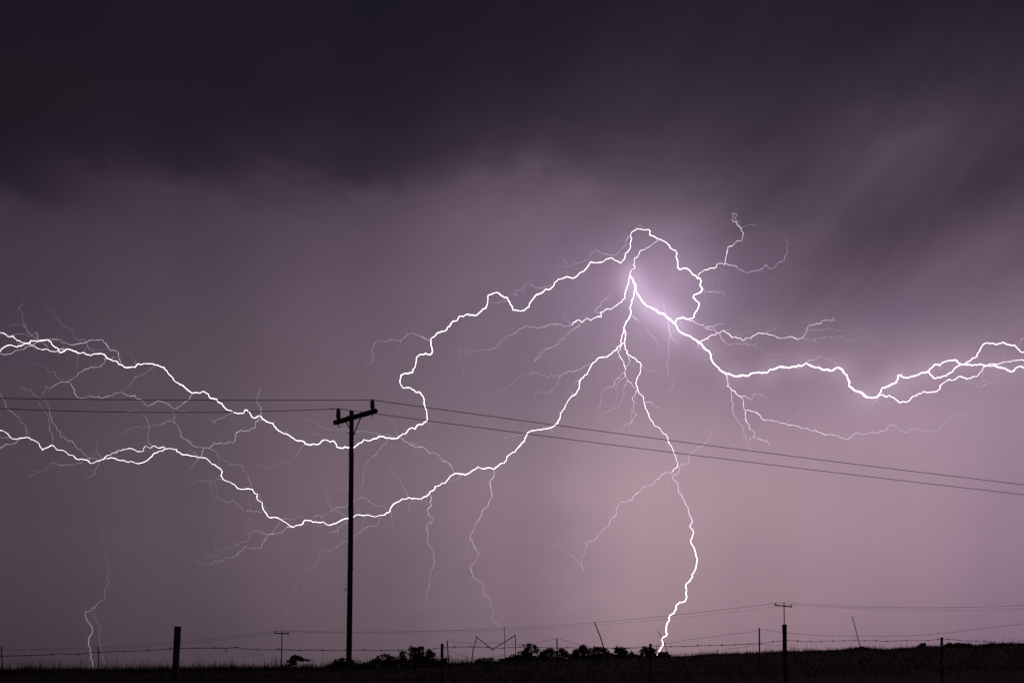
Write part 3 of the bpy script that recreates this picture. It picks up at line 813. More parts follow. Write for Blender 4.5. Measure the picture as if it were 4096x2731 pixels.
# stroke that reaches the ground beside the trees
strike_pts = trace("""L 2020,790 1970,800 1930,835 1940,900 1900,960 1850,1010 1780,1035 1740,1075 1710,1100 1718,1140 1700,1185 1665,1195 1645,1185 1615,1220 1610,1270 1590,1300 1555,1300 1545,1350
1580,1370 M 1075,355 1080,410 1085,440 1115,470 1145,525 1155,570 1180,595 1190,650 1210,700 1228,745 1200,795 1235,840 1238,870 1225,915 1207,940 1240,1010 1260,1070 1280,1140 1270,1190 1250,1260
1222,1300 1230,1320 1200,1365 1165,1395 1155,1425 1165,1470 1160,1490 1168,1530 O 1218,712 1210,725 1135,740 1085,785 1088,820 1060,870 1050,895 990,930 985,970 990,990 955,1045 945,1130 943,1170
960,1190 945,1215 885,1248 895,1310 895,1350 870,1385 840,1440 815,1480 S 2622,2640 2628,2670 2620,2692""")
YS = 1900.0
strike = thing("lightning_bolt", (strike_pts[-1][0] / F * YS - UC / F * YS, YS, -8.0),
               "single white stroke curving down to the ground behind the trees", "lightning")
pts = roughen(strike_pts, 1, 0.07)
mb = MB()
mb.tube([at(u, v, YS) for u, v in pts], [0.5 * lerp_table(v, [(1700, 4.0), (2000, 3.6), (2250, 3.4), (2500, 4.2), (2700, 4.4)]) * random.uniform(.9, 1.1) / F * YS for u, v in pts], 4,
        [heat_of(lerp_table(v, [(1700, .14), (1780, .22), (1900, .36), (2050, .5), (2150, .85), (2250, 1.2), (2400, 1.5), (2700, 1.7)])) for u, v in pts], caps=False)
mb.build("channel", M_BOLT, strike)
for txt, l0, l1 in (("O 1200,760 1190,810 1195,900 1205,960 1230,975 1220,1030 1240,1060", .25, .1), ("M 1005,240 975,290 985,350 1000,430 935,520", .28, .1)):
    bolt_mesh(roughen(trace(txt), 1, .1), 1.5, 1.3, l0, l1, lambda u, v: YS, "twig", strike)

# distant faint stroke above the left fence
YL = 2700.0
left_pts = trace("""N 480,145 500,180 522,220 515,250 500,300 535,340 565,370 535,395 545,430 560,490 578,540 555,600 555,640 578,675 548,705 525,755 535,800 530,840 470,865 430,915 400,915 390,945
345,950 340,980 355,1035 380,1055 405,1100 410,1145 385,1190 368,1215 375,1245 370,1280 390,1310 388,1340 400,1365 390,1400 412,1450 418,1490 410,1530""")
left = thing("lightning_bolt", ((left_pts[-1][0] - UC) / F * YL, YL, -8.0), "faint pinkish stroke forking near the ground above the barbed wire", "lightning")
for name, pts, lt, w in (("channel", left_pts, [(2080, .08), (2300, .15), (2400, .21), (2480, .34), (2560, .38), (2690, .32)], 3.0),
                         ("fork", trace("N 430,915 420,975 440,1020 465,1080 483,1110 483,1165 472,1175 480,1240 487,1310 500,1350 515,1400 540,1450 545,1485 548,1530"), [(2400, .15), (2690, .21)], 2.6)):
    pts = roughen(pts, 1, .08)
    mb = MB()
    mb.tube([at(u, v, YL) for u, v in pts], [0.5 * w / F * YL] * len(pts), 4, [heat_of(lerp_table(v, lt)) for u, v in pts], caps=False)
    mb.build(name, M_BOLT, left)

# ------------------------------------------------------------------ main power pole
YP = 28.75
PX = YP / F      # metres per photograph pixel at the pole
base_u = 1395.0
pole_base = at(base_u, 2660, YP)
pole_base.z = gz(pole_base.x, YP)
pole = thing("utility_pole", pole_base, "tall round wooden power pole with slanting crossarm and two ribbed insulators", "utility pole")
mb = MB()
pts, rad = [], []
for v in list(range(1645, 2690, 22)) + [2710]:
    u = lerp_table(v, [(1645, 1406.3), (1850, 1405.2), (2200, 1402), (2600, 1396.6), (2720, 1394.5)])
    w = lerp_table(v, [(1645, 17.2), (1850, 18.6), (2200, 20.7), (2600, 22.2), (2720, 22.6)])
    w += random.uniform(-.3, .3)
    if abs(v - 1818) < 12 or abs(v - 2041) < 12:
        w += 1.9
    pts.append(at(u + random.uniform(-.3, .3), v, YP))
    rad.append(w / 2 * PX)
pts.insert(0, at(1406.3, 1643.5, YP)); rad.insert(0, rad[0] * 0.86)
mb.tube(pts, rad, 20)
shaft = mb.build("pole", M_POLE, pole, smooth=True)
mbk = MB()
for u, v, s in ((1413.5, 2272, 1), (1411, 2390, 1), (1410.3, 2444, 1), (1410, 2474, 1), (1386.5, 2571, -1)):
    p = at(u, v, YP)
    mbk.lathe(p - Vector((s * 0.03, 0, 0)), (s, -0.3, 0), [(0, .022), (.03, .018), (.04, .008)], 8)
mbk.build("knot", M_POLE, shaft)
# crossarm: a round log bolted behind the pole
DA = 0.66
offA = Vector((0.10, 0.15, 0))
a_l = at(1342, 1689.5, YP + DA + .12)
a_r = at(1501, 1643.5, YP - DA + .12)
ax = (a_r - a_l).normalized()
mb = MB()
rA = 9.9 * PX
cp = [a_l - ax * .075, a_l - ax * .06, a_l - ax * .03]
cr = [rA * .55, rA * .82, rA * .96]
for i in range(15):
    cp.append(a_l.lerp(a_r, i / 14)); cr.append(rA * random.uniform(.97, 1.03))
cp += [a_r + ax * .03, a_r + ax * .06, a_r + ax * .075]
cr += [rA * .96, rA * .82, rA * .55]
mb.tube(cp, cr, 16)
mb.build("crossarm", M_POLE, pole, smooth=True)
ins_tops = []
for u, vt, vb, Y in ((1353.3, 1632.7, 1678, YP + DA * .87 + .12), (1489.6, 1598, 1637, YP - DA * .87 + .12)):
    px = Y / F
    H = (vb - vt) * px
    b = at(u, vb, Y)
    prof = [(0, 4.2), (.05, 6.2), (.10, 6.6)]
    k = 9
    for i in range(k):
        h0 = .14 + .68 * i / k
        big = 9.0 if i % 2 == 0 else 8.4
        prof += [(h0, 7.2), (h0 + .02, big), (h0 + .045, big), (h0 + .06, 7.2)]
    prof += [(.83, 6.2), (.88, 4.8), (.92, 4.8), (.93, 5.6), (.985, 5.6), (1.0, 4.6)]
    mb = MB()
    mb.lathe(b, (0, 0, 1), [(h * H, r * px) for h, r in prof], 20)
    ins = mb.build("insulator", M_PORC, pole)
    mb = MB()
    arm_c = a_l.lerp(a_r, (u - 1342) / 159)
    mb.lathe(Vector((b.x, b.y, arm_c.z - rA - 13 * px)), (0, 0, 1), [(0, 1.0 * px), (9 * px, 1.0 * px), (9.2 * px, 2.4 * px), (13 * px, 2.4 * px), (13.2 * px, 1.8 * px), (b.z - arm_c.z + rA + 13.4 * px, 1.8 * px)], 10)
    mb.build("pin", M_STEEL, ins)
    ins_tops.append(b + Vector((0, 0, H * .965)))
for ua, va, ub, vb, d in ((1376, 1675, 1399, 1712, .30), (1444, 1667, 1416.3, 1733, -.30)):
    mb = MB()
    mb.box(at(ua, va, YP + d), at(ub, vb, YP - .02), 4.2 * PX, .012)
    mb.build("brace", M_STEEL, pole)
for ua, ub, v0, v1 in ((1390.6, 1400, 1661.8, 1665.5), (1389, 1400, 1730.8, 1733), (1414, 1423.2, 1734.5, 1736)):
    mb = MB()
    mb.tube([at(ua, v0, YP), at(ub, v1, YP)], 1.4 * PX, 8)
    for q, vv in ((ua, v0), (ub, v1)):
        if not 1399 < q < 1415:
            mb.tube([at(q - .6, vv, YP), at(q + .6, vv, YP)], 2.3 * PX, 6)
    mb.build("bolt", M_STEEL, pole)
mb = MB()
mb.tube([at(1373, 1691, YP + .3), at(1368, 1699, YP + .3), at(1360, 1707, YP + .3), at(1358, 1709.5, YP + .3)], .5 * PX, 6)
mb.tube([at(1354.5, 1706, YP + .3), at(1357, 1707.2, YP + .3), at(1360.5, 1707, YP + .3)], 1.3 * PX, 6)
mb.build("loose_wire", M_WIRE, pole)
mb = MB()
for p in (((1390, 2358), (1385, 2357), (1381, 2353), (1377, 2347)), ((1387, 2358), (1381, 2361), (1378, 2365)), ((1384, 2357), (1380, 2357), (1376, 2353)), ((1383, 2356), (1382, 2351))):
    mb.tube([at(u, v, YP - .02) for u, v in p], [.9 * PX * (1 - .2 * i) for i in range(len(p))], 5)
mb.build("twig", M_BARK, pole)

# conductors: left end nearer, sagging to the pole and away to the right
def span(p, q, sag, n=60):
    o = []
    for i in range(n + 1):
        t = i / n
        r = p.lerp(q, t)
        r.z -= 4 * sag * t * (1 - t)
        o.append(r)
    return o

def fit_span(p, ue, ve, Ye, sag_len=None):
    """wire from p to the point seen at (ue,ve,Ye), continuing half as far again with a sagging parabola"""
    q = at(ue, ve, Ye)
    return q

for i, (ins, lab, ptsrc) in enumerate((
        (ins_tops[1], "higher of the two cables on the tall wooden pole", ((0, 1593, 25.0), (700, 1597.5, 26.4), (4096, 1938, 36.7), (2200, 1692.5, 31.0))),
        (ins_tops[0], "lower of the two cables on the tall wooden pole", ((0, 1633.5, 26.0), (700, 1634.6, 27.3), (4096, 1977.5, 38.4), (2200, 1740, 32.2))))):
    (u0, v0, y0), (u1, v1, y1), (u2, v2, y2), (u3, v3, y3) = ptsrc
    root = thing("power_cable", ins, lab, "power cable", "cables on the tall pole")
    L = at(u0, v0, y0); Lm = at(u1, v1, y1); R_ = at(u2, v2, y2); Rm = at(u3, v3, y3)
    for a, m_, b in ((ins, Lm, L), (ins, Rm, R_)):
        # parabola through three points along the horizontal run, extended past the frame
        d = Vector((b.x - a.x, b.y - a.y, 0)); D = d.length; d.normalize()
        sm = (m_ - a).dot(d)
        A = np.array([[sm ** 2, sm], [D ** 2, D]])
        c2, c1 = np.linalg.solve(A, np.array([m_.z - a.z, b.z - a.z]))
        c2 = max(c2, 0.0003)
        c1 = (b.z - a.z - c2 * D * D) / D
        pts = []
        for k in range(101):
            s = D * 1.9 * k / 100
            pts.append(a + d * s + Vector((0, 0, c1 * s + c2 * s * s)))
        mb = MB()
        mb.tube(pts, 0.0125, 6)
        mb.build("span", M_COND, root)
    mb = MB()
    for s in (-1, 1):
        e = (L - ins) if s < 0 else (R_ - ins)
        e.normalize()
        mb.tube([ins, ins + e * .32], .014, 6)
    if i == 1:
        e = (L - ins).normalized()
        mb.tube([ins + e * .22 + Vector((0, 0, .0)), ins + e * .27 + Vector((0, 0, -.015))], .016, 6)
    mb.build("tie", M_WIRE, root)

# ------------------------------------------------------------------ two distant telephone-style poles and their three wires
def far_pole(uc, vt, Y, arm_l, arm_r, vb_vis, label, lean):
    px = Y / F
    top = at(uc, vt, Y)
    base = Vector((top.x, Y, gz(top.x, Y)))
    root = thing("utility_pole", base, label, "utility pole", "small poles beyond the crest")
    mb = MB()
    n = 14
    bx = top + Vector((lean, 0, base.z - .4 - top.z))
    mb.tube([top.lerp(bx, i / n) for i in range(n + 1)], [(1.8 + 0.9 * i / n) * px * random.uniform(.95, 1.05) for i in range(n + 1)], 12)
    mb.build("pole", M_POLE, root, smooth=True)
    (ul, vl), (ur, vr) = arm_l, arm_r
    A, B = at(ul, vl, Y + 1.0), at(ur, vr, Y - 1.0)
    mb = MB()
    mb.tube([A.lerp(B, i / 6) for i in range(7)], 2.3 * px, 10)
    mb.build("crossarm", M_POLE, root, smooth=True)
    tops = [top]
    for P in (A.lerp(B, .055), A.lerp(B, .945)):
        mb = MB()
        mb.lathe(P, (0, 0, 1), [(0, .8 * px), (3 * px, .9 * px), (3.3 * px, 2.2 * px), (8 * px, 2.2 * px), (9 * px, 1.2 * px)], 10)
        mb.build("insulator", M_PORC, root)
        tops.append(P + Vector((0, 0, 8.5 * px)))
    return tops

YA, YB = 90.0, 80.0
fl = far_pole(1128.2, 2520.5, YA, (1097, 2530), (1155.5, 2534), 2660, "small crossarm pole rising above the acacia bush, left of the tall pole", -.14)
fr = far_pole(3136, 2407, YB, (3098.5, 2418.5), (3168.5, 2426), 2496, "crossarm pole whose foot hides behind a rough fence post", .1)
left_far = [at(-760, 2540, 101), at(-800, 2540, 102), at(-720, 2545, 100)]
right_far = [at(4620, 2380, 76), at(4590, 2380, 77), at(4650, 2392, 75)]
for k, lab in enumerate(("thin wire on the peaks of the two small poles", "thin wire on the left insulators of the two small poles", "thin wire on the right insulators of the two small poles")):
    root = thing("power_cable", fl[k], lab, "power cable", "thin wires between the small poles")
    for a, b, s in ((left_far[k], fl[k], 2.0), (fl[k], fr[k], 1.15), (fr[k], right_far[k], 0.85)):
        mb = MB()
        mb.tube(span(a, b, s), .0085, 5)
        mb.build("span", M_WIRE, root)

# ------------------------------------------------------------------ fences
def on_line(u, P, Q):
    """distance at which the view column u meets the fence line P-Q"""
    k = (u - UC) / F
    # P + t (Q-P): x = k y
    den = (Q[0] - P[0]) - k * (Q[1] - P[1])
    t = (k * P[1] - P[0]) / den
    return P[1] + t * (Q[1] - P[1])

F1P, F1Q = (-3.53, 5.30), (6.13, 9.20)
F2P, F2Q = (-17.3, 26.0), (12.7, 19.0)
def y1(u): return on_line(u, F1P, F1Q)
def y2(u): return on_line(u, F2P, F2Q)

def resample(pts, step):
    pts = [Vector(p) for p in pts]
    o = [pts[0]]
    carry = 0.0
    for a, b in zip(pts[:-1], pts[1:]):
        L = (b - a).length
        s = step - carry
        while s < L:
            o.append(a.lerp(b, s / L))
            s += step
        carry = (carry + L) % step if L > 0 else carry
    o.append(pts[-1])
    return o

def smooth3(pts, it=2):
    for _ in range(it):
        pts = [pts[0]] + [(pts[i - 1] + pts[i] * 2 + pts[i + 1]) / 4 for i in range(1, len(pts) - 1)] + [pts[-1]]
    return pts

# --- front fence
W1 = trace("""1 -600,760 -30,752 0,752 120,748 262,745 420,742 600,740 780,728 957,712 1050,712 1150,722 1240,725 1380,700 1530,688 1600,688 1830,670 1920,671
2 30,672 150,672 395,657 600,648 760,628 855,630 1055,625 1365,625 1500,622 1580,632 1650,620 1780,615 1885,637
3 105,648 200,655 440,648 600,652 745,660 900,655 1020,650 1060,660 1370,662 1500,658 1655,660 1820,655 1950,660
4 285,658 500,655 760,650 910,640 1040,617 1140,610 1425,605 1685,608 1850,622 1950,628
5 100,620 240,610 400,605 600,610 700,620 870,625 1090,618 1300,625 1600,622 1900,628
6 140,627 390,605 450,598 660,603 875,602 1090,595 1160,585 1320,583 1525,582 1780,570 2035,555
7 130,640 243,630 300,620 345,615 415,612 440,605 500,600 590,605 720,615 800,615 870,622 1000,612 1100,607 1200,607 1380,603 1450,605 1540,605 1640,600
8 60,512 150,520 262,515 470,508 570,503 685,510 880,505 960,495 1045,485 1090,480 1260,495 1415,510 1590,515 1795,523 1985,543 2100,548 2352,560 2900,575""")
fence1 = thing("barbed_wire_fence", (0, 7.0, gz(0, 7.0)), "nearest barbed wire fence with large sharp barbs and uneven posts", "fence")

def barb_mesh():
    mb = MB()
    for s, ph in ((-1, .4), (1, 1.3)):
        # a coil round the strand and two cut points
        coil = [Vector((s * .003 + .0018 * (t / 9), .0042 * math.cos(ph + t * 1.25), .0042 * math.sin(ph + t * 1.25))) for t in range(10)]
        mb.tube(coil, .0013, 4)
        for sg in (-1, 1):
            d = Vector((sg * .25 * s + .25, math.cos(ph + 1.1) * sg, math.sin(ph + 1.1) * sg)).normalized()
            mb.tube([d * .002 + Vector((s * .003, 0, 0)), d * .011 + Vector((s * .003, 0, 0)), d * .0165 + Vector((s * .003, 0, 0))], [.0014, .0013, .0005], 4)
    me = bpy.data.meshes.new("barb")
    me.from_pydata(mb.v, [], mb.f)
    me.materials.append(M_WIRE)
    return me
BARB = barb_mesh()

def barbed_strands(pts, parent, pitch=.07, off=.0018, r=.0016, name="wire"):
    fine = smooth3(resample(pts, .011), 3)
    mb = MB()
    for ph in (0, math.pi):
        hel = []
        s = 0
        for i, p in enumerate(fine):
            if i:
                s += (p - fine[i - 1]).length
            w = ph + 2 * math.pi * s / pitch
            o = off * (1 + .5 * math.sin(s * 9.0))
            hel.append(p + Vector((0, math.cos(w) * o, math.sin(w) * o)))
        mb.tube(hel, r, 4)
    return mb.build(name, M_WIRE, parent), fine

wire_paths = [[at(u, v, y1(u)) for u, v in W1]]
wire, fine = barbed_strands(wire_paths[0], fence1)
wire["label"] = "top barbed strand"
acc, nxt = 0.0, .05
fo = fence1.location
for i in range(1, len(fine)):
    acc += (fine[i] - fine[i - 1]).length
    if acc >= nxt:
        nxt = acc + random.gauss(.15, .011)
        b = bpy.data.objects.new("barb", BARB)
        d = fine[i] - fine[i - 1]
        b.location = fine[i] - fo
        b.rotation_euler = (random.uniform(0, 6.28), random.uniform(-.2, .2), math.atan2(d.y, d.x))
        sc_ = random.uniform(.85, 1.25)
        b.scale = (sc_, sc_, sc_)
        COL.objects.link(b)
        b.parent = wire
for drop, wav in ((.245, .010), (.50, .016), (.76, .018)):
    pts = []
    for k in range(60):
        t = -.08 + 1.2 * k / 59
        x = F1P[0] + (F1Q[0] - F1P[0]) * t
        y = F1P[1] + (F1Q[1] - F1P[1]) * t
        zt = float(np.interp(x, [p.x for p in wire_paths[0]], [p.z for p in wire_paths[0]]))
        pts.append(Vector((x, y, zt * .6 + 1.29 * .4 - drop + random.gauss(0, wav * .5))))
    barbed_strands(pts, fence1)

def wobble_post(top, bottom, r0, r1, sides=12, jit=.03, n=16, square=False):
    mb = MB()
    pts, rr = [], []
    for i in range(n + 1):
        t = i / n
        p = top.lerp(bottom, t)
        p.x += random.gauss(0, jit * r0)
        pts.append(p)
        rr.append((r0 + (r1 - r0) * t) * (1 + random.gauss(0, jit)))
    mb.tube(pts, rr, sides)
    return mb

def post1(u_t, v_t, u_b, v_b, w, label, m, jit=.02, cap=0.0, sides=12):
    Y = y1(u_t) + .012
    px = Y / F
    top = at(u_t, v_t, Y)
    b2 = at(u_b, v_b, Y)
    d = (b2 - top)
    base = top + d * ((top.z - gz(top.x, Y) + .25) / max(1e-3, top.z - b2.z))
    mb = wobble_post(top, base, w / 2 * px, w / 2 * px * 1.06, sides, jit)
    if cap:
        mb.tube([top + Vector((0, 0, .002)), top - Vector((0, 0, .012)), top - Vector((0, 0, .018))], [w / 2 * px * cap, w / 2 * px * cap, w / 2 * px], sides)
    p = mb.build("post", m, fence1)
    p["label"] = label
    # tie wire
    tz = float(np.interp(top.x, [q.x for q in wire_paths[0]], [q.z for q in wire_paths[0]]))
    if tz < top.z:
        t = (top.z - tz) / (top.z - b2.z)
        c = top.lerp(b2, t)
        mb = MB()
        r = w / 2 * px + .002
        mb.tube([c + Vector((r * math.cos(a), r * math.sin(a), .004 * math.sin(a * .5))) for a in np.linspace(0, 6.28, 14)], .0014, 4)
        mb.tube([c + Vector((r, -.002, .002)), c + Vector((r + .012, -.003, -.006))], .0014, 4)
        mb.build("tie", M_WIRE, p)

post1(711, 2504, 699.5, 2731, 25.5, "stout leaning wooden post", M_WOOD, .012)
post1(1768.6, 2574, 1767, 2731, 11.2, "slim round post with a flared head", M_WOOD, .012, 1.13)
post1(2602, 2574, 2601, 2731, 9.4, "slim post beside the ground stroke", M_WOOD, .012, 1.2)
post1(3137.5, 2497, 3142, 2731, 17.5, "rough chipped wooden post", M_WOOD, .05, 1.04, 10)
post1(3767, 2548.5, 3768, 2731, 9.4, "short slim post", M_WOOD, .012, 1.08)
# odd loops of tie wire hanging from the top strand
def loose(text, depth, r, parent, name="loose_wire", mat=M_WIRE):
    mb = MB()
    pts = smooth3([at(u, v, depth(u)) for u, v in trace(text)], 1)
    mb.tube(pts, r, 5)
    return mb.build(name, mat, parent)
loose("2 1580,632 1567,650 1572,668 1590,672 1605,658 1603,640 1590,632", y1, .0016, fence1)
loose("2 1590,668 1582,680 1575,692", y1, .0018, fence1)
loose("2 1885,637 1870,665 1878,690 1915,722 1950,740 2000,738 2040,722 2068,708 2105,724 2145,726 2174,738", y1, .0009, fence1)
loose("3 415,655 435,632 455,627 462,640 440,652 425,655", y1, .0022, fence1)
loose("3 458,648 457,668 470,678 488,670", y1, .0011, fence1)
loose("4 1080,615 1100,630 1120,633", y1, .0014, fence1)

# --- second fence, up the slope
fence2 = thing("barbed_wire_fence", (0, 22.5, gz(0, 22.5)), "farther barbed wire fence on thin steel posts sagging along the crest", "fence")
def post2(ut, vt, ub, vb, w):
    Y = y2(ut)
    px = Y / F
    top = at(ut, vt, Y)
    b2 = at(ub, vb, Y)
    d = b2 - top
    base = top + d * ((top.z - gz(top.x, Y) + .25) / (top.z - b2.z))
    # Y-section steel standard: three fins
    mb = MB()
    for a in (.3, .3 + 2.094, .3 + 4.189):
        o = Vector((math.cos(a), math.sin(a), 0)) * (w / 4 * px)
        mb.box(top + o, base + o, w * .42 * px, .006)
    mb.tube([top, base], w * .42 * px, 8)
    mb.build("post", M_STEEL, fence2)
for p in ((5, 2584, 10.7, 2676, 4.4), (392, 2587, 395.5, 2680, 4.3), (1788.6, 2560, 1795, 2660, 5.0), (2227, 2552, 2231.5, 2662, 5.6), (3037, 2509.5, 3038, 2605, 6.6), (4330, 2478, 4332, 2590, 7.0)):
    post2(*p)
def wire2(text, r=.0034, barbs=True, name="wire"):
    raw = [at(u, v, y2(u)) for u, v in trace(text)]
    pts = smooth3(resample(raw, .06), 3)
    mb = MB()
    mb.tube(pts, r, 5)
    if barbs:
        acc = 0
        for i in range(1, len(pts)):
            acc += (pts[i] - pts[i - 1]).length
            if acc > .15:
                acc = random.uniform(-.01, .01)
                for k in range(2):
                    d = Vector((random.gauss(0, .4), random.gauss(0, .4), random.choice((-1, 1)))).normalized()
                    mb.tube([pts[i] - d * .013, pts[i] + d * .013], .0022, 4)
                mb.tube([pts[i] - Vector((.008, 0, 0)), pts[i] + Vector((.008, 0, 0))], .0048, 5)
    return mb.build(name, M_WIRE, fence2)
wire2("""4 1145,508 1200,520 1260,535 1400,540 1500,540 1680,535 1800,550 1900,550 2050,557 2200,560
5 250,560 350,577 450,590 540,568 650,520 770,500 850,475 900,475 1000,495 1120,545 1250,575 1400,600 1480,610 1700,625 1900,625 2150,610
6 200,603 350,592 450,582 600,555 780,538 940,495 1080,487 1240,462 1400,445 1560,420 1730,403 1880,385 2030,355 2090,350 2130,345
7 145,462 240,455 350,478 435,497 540,507 660,513 840,532 970,537 1100,540 1235,537 1370,545 1510,542 1610,537
8 0,437 150,440 395,433 480,437 650,425 820,412 990,398 1180,387 1355,360 1450,348 1625,323 1820,303 2020,283 2200,262 2352,240 3100,180""")
wire2("6 700,735 810,722 1000,712 1170,700 1350,680 1500,660 1650,640 1820,615 1950,590 2090,572 2130,562 2210,575 7 190,660 310,670 370,665 440,678 510,693 580,707 735,720")
wire2("4 1165,680 1200,675 1260,700 1340,735 1420,770 1520,780 1700,780 1850,770 1930,755 2000,735 2100,735 2150,740 5 215,720 250,715")
wire2("1 45,720 95,745 150,780 240,835 330,880 420,925 500,950", .0018)
wire2("1 -80,940 0,915 45,905 90,930 125,960", .0016)
wire2("1 1480,705 1400,760 1310,825 1200,850 1100,895 1060,940", .0018)
wire2("1 1560,690 1605,700 1650,770 1685,860 1690,890", .0018)
wire2("1 1450,940 1500,910 1560,897 1620,905 1670,925", .0016)
wire2("4 1125,520 1105,570 1090,680 1080,780", .0014)
wire2("4 1155,680 1175,740 1190,800", .0014)
wire2("8 2160,545 2270,515 2352,490 2700,440", .0026)

# --- netting fence on the left crest
Y3 = 30.0
fence3 = thing("wire_fence", (-9, Y3, gz(-9, Y3)), "low plain wire fence with thin droppers half hidden in the grass", "fence")
top3 = trace("1 300,975 600,960 1060,945 1500,945 1900,940 2352,925 2 400,930 735,907 1000,905 1500,903 2000,898 2352,908 3 400,910 500,905 800,888 1100,892 1270,892 1700,880 4 880,800 1030,798 1500,800 2050,798 5 100,800 400,790")
for dz in (0.0, -.13):
    mb = MB()
    mb.tube([at(u, v, Y3) + Vector((0, 0, dz)) for u, v in top3], .0035, 5)
    mb.build("wire", M_WIRE, fence3)
us = [p[0] for p in top3]; vs_ = [p[1] for p in top3]
u = us[0] + 30
while u < us[-1]:
    p = at(u, float(np.interp(u, us, vs_)), Y3)
    mb = MB()
    mb.tube([p + Vector((0, 0, .01)), Vector((p.x + .01, Y3, min(p.z - .2, gz(p.x, Y3) - .05)))], .0045, 5)
    mb.build("dropper", M_WIRE, fence3)
    u += 51 + random.uniform(-4, 4)

# ------------------------------------------------------------------ sticks and odd poles along the fence
def stick(text, Y, w0, w1, name, label, cat, group=None, mat=M_WOOD):
    pts = [at(u, v, Y) for u, v in trace(text)]
    d = pts[-1] - pts[-2]
    d.normalize()
    g_ = gz(pts[-1].x, Y)
    if pts[-1].z > g_ - .1:
        pts.append(pts[-1] + d * ((pts[-1].z - g_ + .15) / max(.2, -d.z)))
    fine = smooth3(resample(pts, .06), 1)
    n = len(fine)
    base = Vector((fine[-1].x, Y, gz(fine[-1].x, Y)))
    mb = MB()
    mb.tube(fine, [1.2 * (w0 + (w1 - w0) * i / (n - 1)) / 2 * Y / F * random.uniform(.92, 1.08) for i in range(n)], 8)
    return tag(mb.build(name, mat, None, origin=base), label, cat, group)
stick("5 1482,215 1520,320 1560,410 1590,500 1620,600 1650,690 1670,775", 22.0, 3.6, 4.4, "leaning_stick", "bent dark stick leaning right above the middle trees", "stick", "loose sticks in the fence")
stick("6 515,350 530,375 560,440 600,510 640,610 670,690 695,745", 21.0, 1.8, 3.0, "leaning_stick", "thin stick crossing in front of the ground stroke", "stick", "loose sticks in the fence")
stick("7 1372,278 1400,370 1430,490 1450,580 1470,650 1490,700", 20.4, 2.4, 3.0, "leaning_stick", "straight stick leaning on the right slope, apart from any post", "stick", "loose sticks in the fence")
stick("5 67,280 70,400 73,550 75,700 77,830", 23.2, 1.9, 2.0, "metal_rod", "thin upright rod standing through the zigzag wooden frame", "rod", None, M_STEEL)
stick("8 616,965 620,1060 625,1175 628,1300", 17.0, 2.4, 2.8, "marker_stake", "small pale stake in the dark grass of the right slope", "stake", None, M_PALE)
# zigzag frame
YZ = 23.0
zf_base = at(1886, 2660, YZ); zf_base.z = gz(zf_base.x, YZ)
zf = thing("wooden_frame", zf_base, "broken zigzag frame of two crooked posts and two slanting bars", "frame")
for text, w0, w1, nm in (("4 1590,437 1588,480 1575,540 1548,605 1535,670 1525,760 1512,840 1505,900", 2.4, 3.6, "post"), ("4 2197,430 2203,500 2200,560 2203,610 2205,700 2208,760 2210,860", 2.4, 2.8, "post"),
                         ("4 1592,455 1700,535 1780,600 1855,662", 2.4, 3.0, "bar"), ("4 1832,655 1960,570 2080,500 2208,420", 2.4, 3.2, "bar")):
    pts = [at(u, v, YZ + (.03 if nm == "bar" else 0)) for u, v in trace(text)]
    fine = smooth3(resample(pts, .04), 1)
    n = len(fine)
    mb = MB()
    mb.tube(fine, [1.25 * (w0 + (w1 - w0) * i / (n - 1)) / 2 * YZ / F * random.uniform(.9, 1.1) for i in range(n)], 8)
    mb.build(nm, M_WOOD, zf)

# ------------------------------------------------------------------ trees and shrubs
def leafy(blobs, Y, n_leaf, leaf, depth=1.0, edge=.55):
    """leaf faces spread through ellipsoids given in photograph pixels at distance Y"""
    vs, fs = [], []
    areas = np.array([b[2] * b[3] for b in blobs], float)
    areas /= areas.sum()
    for (u, v, ru, rv), a in zip(blobs, areas):
        c = at(u, v, Y)
        rx, rz = ru / F * Y, rv / F * Y
        m = max(12, int(n_leaf * a * 2.3))
        # clumps inside the blob
        k = max(6, int(m / 15))
        cl = rng.normal(size=(k, 3))
        cl /= np.linalg.norm(cl, axis=1)[:, None]
        cl *= (rng.random((k, 1)) ** .45) * 1.08
        which = rng.integers(0, k, m)
        pos = cl[which] + rng.normal(size=(m, 3)) * rng.uniform(.06, .17, (k, 1))[which]
        pos = pos * np.array([rx, rx * depth, rz]) + np.array([c.x, c.y, c.z])
        for p in pos:
            s = leaf * random.uniform(.4, .98)
            d1 = Vector((random.gauss(0, 1), random.gauss(0, 1), random.gauss(0, 1))).normalized()
            d2 = d1.orthogonal().normalized()
            P = Vector(p)
            o = len(vs)
            vs += [P - d1 * s, P + d2 * s * .45, P + d1 * s, P - d2 * s * .45]
            fs.append((o, o + 1, o + 2, o + 3))
    mb = MB()
    mb.add(vs, fs)
    return mb

